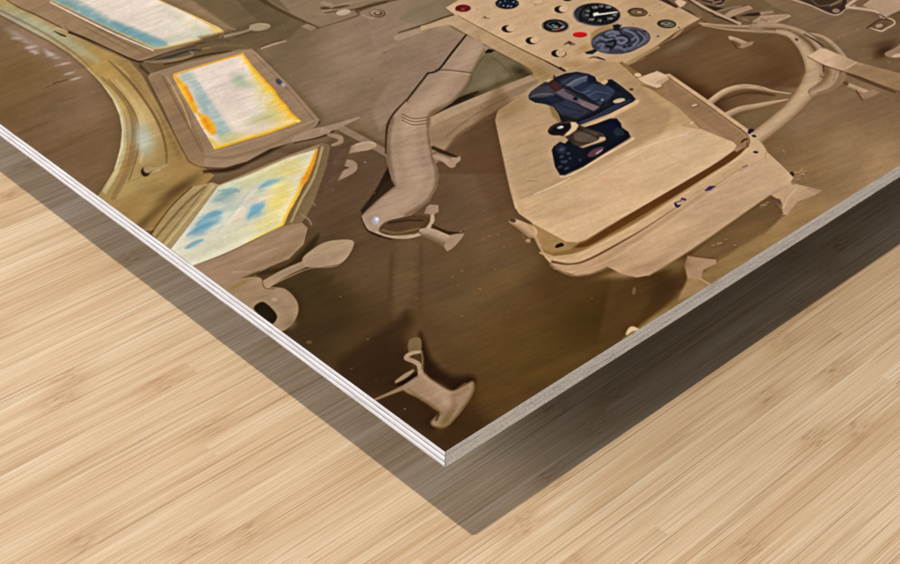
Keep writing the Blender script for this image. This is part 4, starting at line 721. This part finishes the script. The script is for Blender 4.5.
    P([(365,372),(395,374),(412,392),(396,420),(352,450),(322,460),(344,428),(362,400)],(206,168,124),1.1); E(298,412,72,37,-16,(40,30,28),1.); S([(236,420),(262,396),(310,378),(350,374)],7,(104,70,56),1.2,.7); E(304,408,44,18,-14,(20,15,15),1.2); E(302,404,20,8,-10,(170,166,160),1.1); E(308,401,10,4,-10,(236,232,224),.8)
    P([(540,462),(568,462),(574,478),(540,492),(480,511),(440,524),(420,522),(460,508),(505,492),(530,480)],(196,160,120),1.1)
    P([(470,560),(500,535),(550,520),(565,530),(540,560),(500,580),(470,580)],(88,58,64),1.2,sm=True); S([(520,560),(550,540)],[10,8],(176,136,136),1,.9)
    # specks of dirt and chipped paint over the plates
    v(0,0,1); rq = random.Random(21)
    for i in range(110):
        x = rq.uniform(230,900); y = rq.uniform(0,430); d_ = rq.choice([(60,42,26),(150,122,92),(170,140,108),(84,64,44)])
        if y > 124 + .737 * x - 6 or (440 < x < 700 and y < 75) or (500 < x < 790 and 75 < y < 270): continue
        E(x,y,rq.uniform(.5,1.5),rq.uniform(.3,.8),rq.uniform(-40,20),d_,.6,rq.uniform(.15,.4))
    # -- texture of the printed picture: soft brush-like smears and fine wood tooth under the ink
    rng = np.random.RandomState(7)
    def nz(a_, b_, ang, seed):
        r = np.random.RandomState(seed); th = np.radians(ang)
        u = (p.PX * np.cos(th) + p.PY * np.sin(th)) / a_; w_ = (-p.PX * np.sin(th) + p.PY * np.cos(th)) / b_
        G = r.rand(257, 257).astype(np.float32)
        u = u + 500; w_ = w_ + 500
        i = np.floor(u).astype(int); j = np.floor(w_).astype(int); fu = u - i; fv = w_ - j
        fu = fu * fu * (3 - 2 * fu); fv = fv * fv * (3 - 2 * fv)
        i0 = i % 256; j0 = j % 256
        return (G[i0, j0] * (1 - fu) + G[i0 + 1, j0] * fu) * (1 - fv) + (G[i0, j0 + 1] * (1 - fu) + G[i0 + 1, j0 + 1] * fu) * fv - .5
    n = .075 * nz(28, 2.6, -21, 1) + .05 * nz(10, 1.3, -20, 2) + .07 * nz(30, 18, -10, 3) + .05 * nz(60, 7, -24, 6) + .035 * nz(5, 3, -20, 4) + .06 * nz(1.2, 1.0, 0, 5)
    # the print is contrasty and sharpened: tone curve, local contrast, crisp edges
    im = p.img
    fade = np.clip((215 - im) / 60, 0, 1)
    lum = im.mean(2, keepdims=True)
    dn = np.minimum(0, 15 * np.tanh((im - 88) / 34)); up = np.maximum(0, 5 * np.tanh((lum - 96) / 30))
    im[:] = np.maximum(.6 * (im + dn) + .4 * im * (1 + np.minimum(0, 15 * np.tanh((lum - 88) / 34)) / np.maximum(lum, 16)), 0)
    im *= 1 + up * fade / np.maximum(lum, 1)
    im *= np.array([1.0, .985, 1.0], np.float32)
    low = np.clip((112 - lum) / 50, 0, 1) * np.clip((p.PY[..., None] - 190) / 80, 0, 1)
    im *= 1 + low * np.array([.05, .10, .02], np.float32)
    def blur(a_, r_):
        for _ in range(3):
            for ax_ in (0, 1):
                c_ = np.cumsum(np.concatenate([np.repeat(np.take(a_, [0], ax_), r_ + 1, ax_), a_, np.repeat(np.take(a_, [-1], ax_), r_, ax_)], ax_), ax_, dtype=np.float64)
                k_ = 2 * r_ + 1; n_ = a_.shape[ax_]
                a_ = ((np.take(c_, range(k_, k_ + n_), ax_) - np.take(c_, range(0, n_), ax_)) / k_).astype(np.float32)
        return a_
    q_ = p.W / 1900.
    L_ = im.mean(2, keepdims=True)
    d1 = L_ - blur(L_, max(1, int(round(2 * q_)))); d2 = L_ - blur(L_, max(2, int(round(9 * q_))))
    im += .42 * np.clip(d1, -24, 24) + .3 * np.clip(d2, -36, 36)
    p.img *= (1 + n)[..., None]
    np.clip(p.img, 0, 255, out=p.img)
    return p.img

def print_image():
    W, H = 1900, int(1900 * PY_W / PX_W)
    gx = (np.arange(W) + .5) / W * PX_W; gy = (np.arange(H) + .5) / H * PY_W
    X, Y = np.meshgrid(gx, gy)
    # panel point -> place in the traced sketch (a plane to plane map)
    dx, dy, dz = X - CAM[0], Y - CAM[1], -D
    cx = dx * ROT[0, 0] + dy * ROT[1, 0] + dz * ROT[2, 0]
    cy = dx * ROT[0, 1] + dy * ROT[1, 1] + dz * ROT[2, 1]
    cz = dx * ROT[0, 2] + dy * ROT[1, 2] + dz * ROT[2, 2]
    im = paint(Painter(450 + cx * F_PX / -cz, 282 - cy * F_PX / -cz))
    px = np.ones((H, W, 4), np.float32); px[..., :3] = im / 255 
    img = bpy.data.images.new('printed_picture', W, H, alpha=False)
    img.pixels.foreach_set(px.ravel()); img.update(); img.pack()
    return img

# ---------------------------------------------------------------- the wood print
panel = link(bpy.data.objects.new('wood_print', None))
panel.location = (0, 0, TOP - T)
panel['label'] = 'plywood photo print of a tan vehicle cabin with gauges, windows and hoses, raised above bamboo'
panel['category'] = 'wood print'

def ink():
    n = NT('printed_ink')
    tx = n.n('ShaderNodeTexImage', {'Vector': n.n('ShaderNodeUVMap', uv_map='UVMap').outputs[0]}); tx.image = print_image(); tx.extension = 'EXTEND'; tx.interpolation = 'Cubic'
    co = n.n('ShaderNodeTexCoord').outputs['Object']
    sp = n.n('ShaderNodeSeparateXYZ', {0: co})
    gr = n.noise(n.xyz(n.math('MULTIPLY', sp.outputs[0], 26), n.math('MULTIPLY', sp.outputs[1], 1300)), 1.0, 3)
    col = n.mixc(1.0, tx.outputs[0], n.ramp(gr, [(.25, INK * .93), (.75, INK)]), 'MULTIPLY')
    return n.done(col, .62, gr, .12, .0003, spec=.06)
def ply_side():
    n = NT('pale_ply_edge'); co = n.n('ShaderNodeTexCoord').outputs['Object']; sp = n.n('ShaderNodeSeparateXYZ', {0: co})
    a = n.noise(n.xyz(sp.outputs[0], n.math('MULTIPLY', sp.outputs[1], 40), n.math('MULTIPLY', sp.outputs[2], 1500)), 1.0, 3)
    b = n.noise(n.xyz(3.0, n.math('MULTIPLY', sp.outputs[1], 260), n.math('MULTIPLY', sp.outputs[2], 500)), 1.0, 2)
    col = n.ramp(a, [(.28, lin(192, 187, 180)), (.5, lin(222, 219, 213)), (.75, lin(240, 237, 233))])
    col = n.mixc(n.math('MULTIPLY', n.smooth(b, .6, .74), .35), col, lin(176, 158, 142))
    return n.done(col, .75, a, .3, .0003, spec=.15)
def end_grain():
    n = NT('grey_end_grain'); co = n.n('ShaderNodeTexCoord').outputs['Object']; sp = n.n('ShaderNodeSeparateXYZ', {0: co})
    a = n.noise(n.xyz(n.math('MULTIPLY', sp.outputs[0], 900), 2.0, n.math('MULTIPLY', sp.outputs[2], 900)), 1.0, 3, .6)
    b = n.noise(n.xyz(n.math('MULTIPLY', sp.outputs[0], 70), 5.0, n.math('MULTIPLY', sp.outputs[2], 1100)), 1.0, 2)
    c = n.noise(n.xyz(n.math('MULTIPLY', sp.outputs[0], 12), 5.0, n.math('MULTIPLY', sp.outputs[2], 300)), 1.0, 2)
    t = n.math('ADD', n.math('MULTIPLY', a, .55), n.math('ADD', n.math('MULTIPLY', b, .3), n.math('MULTIPLY', c, .2)))
    col = n.ramp(t, [(.38, lin(*[x * .60 for x in ENDG])), (.5, lin(*ENDG)), (.64, lin(*[min(x * 1.1, 250) for x in ENDG]))])
    return n.done(col, .8, a, .5, .0004, spec=.15)
def glue():
    n = NT('glue_line'); co = n.n('ShaderNodeTexCoord').outputs['Object']; sp = n.n('ShaderNodeSeparateXYZ', {0: co})
    a = n.noise(n.xyz(2.0, n.math('MULTIPLY', sp.outputs[1], 34), 0.0), 1.0, 3)
    col = n.ramp(a, [(.3, lin(170, 158, 148)), (.56, lin(146, 130, 118)), (.62, lin(110, 80, 58)), (.67, lin(48, 26, 14))])
    return n.done(col, .8, spec=.1)
M_side, M_end, M_glue = ply_side(), end_grain(), glue()

def slab(name, z0, z1, inset, mats, seed, jit=.00012, rnd=.35):
    """one ply: its two sawn edges wander a little and are eased top and bottom"""
    rnd_ = random.Random(seed); bm = bmesh.new(); N = 260
    ph = [(rnd_.uniform(0, 6.3), rnd_.uniform(20, 60)) for _ in range(3)] + [(rnd_.uniform(0, 6.3), rnd_.uniform(150, 420)) for _ in range(4)]
    def wob(t): return sum(math.sin(p_[0] + p_[1] * t) for p_ in ph) / 4 * jit + rnd_.uniform(-.3, .3) * jit
    path = []
    for i in range(N, 0, -1):
        y = PY_W * (i / N) ** 1.6; path.append((inset + wob(y), y, 0))
    path.append((inset + .00035, inset + .00015, 2)); path.append((inset + .0009, 0.0, 1))
    for i in range(1, N + 1):
        x = PX_W * (i / N) ** 1.6
        path.append((x, wob(x) * .5, 1))
    path.append((PX_W, PY_W, 1))
    h = z1 - z0; prof = [(0, rnd * h * .5), (.12, rnd * h * .12), (.3, 0), (.7, 0), (.88, rnd * h * .12), (1, rnd * h * .5)]
    rings = []
    for q, ins in prof:
        ring = []
        for k, (x, y, m_) in enumerate(path):
            xx, yy = x, y
            if k < N + 1: xx += ins
            if N <= k < len(path) - 1: yy += ins * .12
            ring.append(bm.verts.new((xx, yy, z0 + q * h)))
        rings.append(ring)
    n_ = len(path)
    for a, b in zip(rings, rings[1:]):
        for k in range(n_):
            j = (k + 1) % n_
            f_ = bm.faces.new((a[k], a[j], b[j], b[k])); f_.material_index = 0 if k < N else 1; f_.smooth = True
    bm.faces.new(rings[-1]).material_index = 0
    bm.faces.new(list(reversed(rings[0]))).material_index = 0
    bmesh.ops.recalc_face_normals(bm, faces=bm.faces[:])
    return mesh_obj(name, bm, mats, panel)
pl = (T - .0002 - 2 * .00042) / 3
z = 0.0
for k in range(3):
    slab('ply', z, z + pl, [.00025, .0, .0001][k], [M_side, M_end], 11 + k); z += pl
    if k < 2:
        slab('glue_line', z + .00002, z + .0004, .00042, [M_glue, M_end], 31 + k, .00006, .1); z += .00042
# the printed sheet: ink on a thin skin
bm = bmesh.new(); nx = 24
uvl = bm.loops.layers.uv.new('UVMap')
o_ = .00018
V = [[bm.verts.new((o_ + (PX_W - o_) * i / nx, o_ + (PY_W - o_) * j / nx, T)) for i in range(nx + 1)] for j in range(nx + 1)]
for j in range(nx):
    for i in range(nx): bm.faces.new((V[j][i], V[j][i + 1], V[j + 1][i + 1], V[j + 1][i]))
bd = [e for e in bm.edges if e.is_boundary]
ex = bmesh.ops.extrude_edge_only(bm, edges=bd)
for g_ in ex['geom']:
    if isinstance(g_, bmesh.types.BMVert): g_.co.z = T - .00018
for f_ in bm.faces:
    for l_ in f_.loops: l_[uvl].uv = (l_.vert.co.x / PX_W, l_.vert.co.y / PY_W)
bmesh.ops.recalc_face_normals(bm, faces=bm.faces[:])
sheet = mesh_obj('printed_face', bm, ink(), panel)

# recessed wooden hanging frame on the back, which the panel rests on
nb = NT('raw_batten'); cb = nb.n('ShaderNodeTexCoord').outputs['Object']
batten = nb.done(nb.ramp(nb.noise(cb, 60, 3), [(.3, lin(150, 118, 82)), (.7, lin(186, 150, 108))]), .8)
bm = bmesh.new()
x0, x1, y0, y1, bw = .20, PX_W - .06, .20, PY_W - .06, .03
hz = -(TOP - T)
for (ax, bx, ay, by) in ((x0, x1, y0, y0 + bw), (x0, x1, y1 - bw, y1), (x0, x0 + bw, y0 + bw, y1 - bw), (x1 - bw, x1, y0 + bw, y1 - bw)):
    bmesh.ops.create_cube(bm, size=1, matrix=Matrix.Translation(((ax + bx) / 2, (ay + by) / 2, hz / 2)) @ Matrix.Diagonal((bx - ax, by - ay, -hz - .0004, 1)))
mesh_obj('back_frame', bm, batten, panel)
# unseen dark sheet added under the panel to keep bounce light out of its shadow
nk = NT('added_dark_back'); ck = nk.n('ShaderNodeTexCoord').outputs['Object']
bm = bmesh.new()
bmesh.ops.create_cube(bm, size=1, matrix=Matrix.Translation((PX_W / 2, PY_W / 2, -.0002)) @ Matrix.Diagonal((PX_W - .004, PY_W - .004, .0003, 1)))
mesh_obj('added_back_sheet', bm, nk.done(nk.ramp(nk.noise(ck, 40, 3), [(.3, (.03, .027, .025)), (.7, (.05, .045, .04))]), .8), panel)
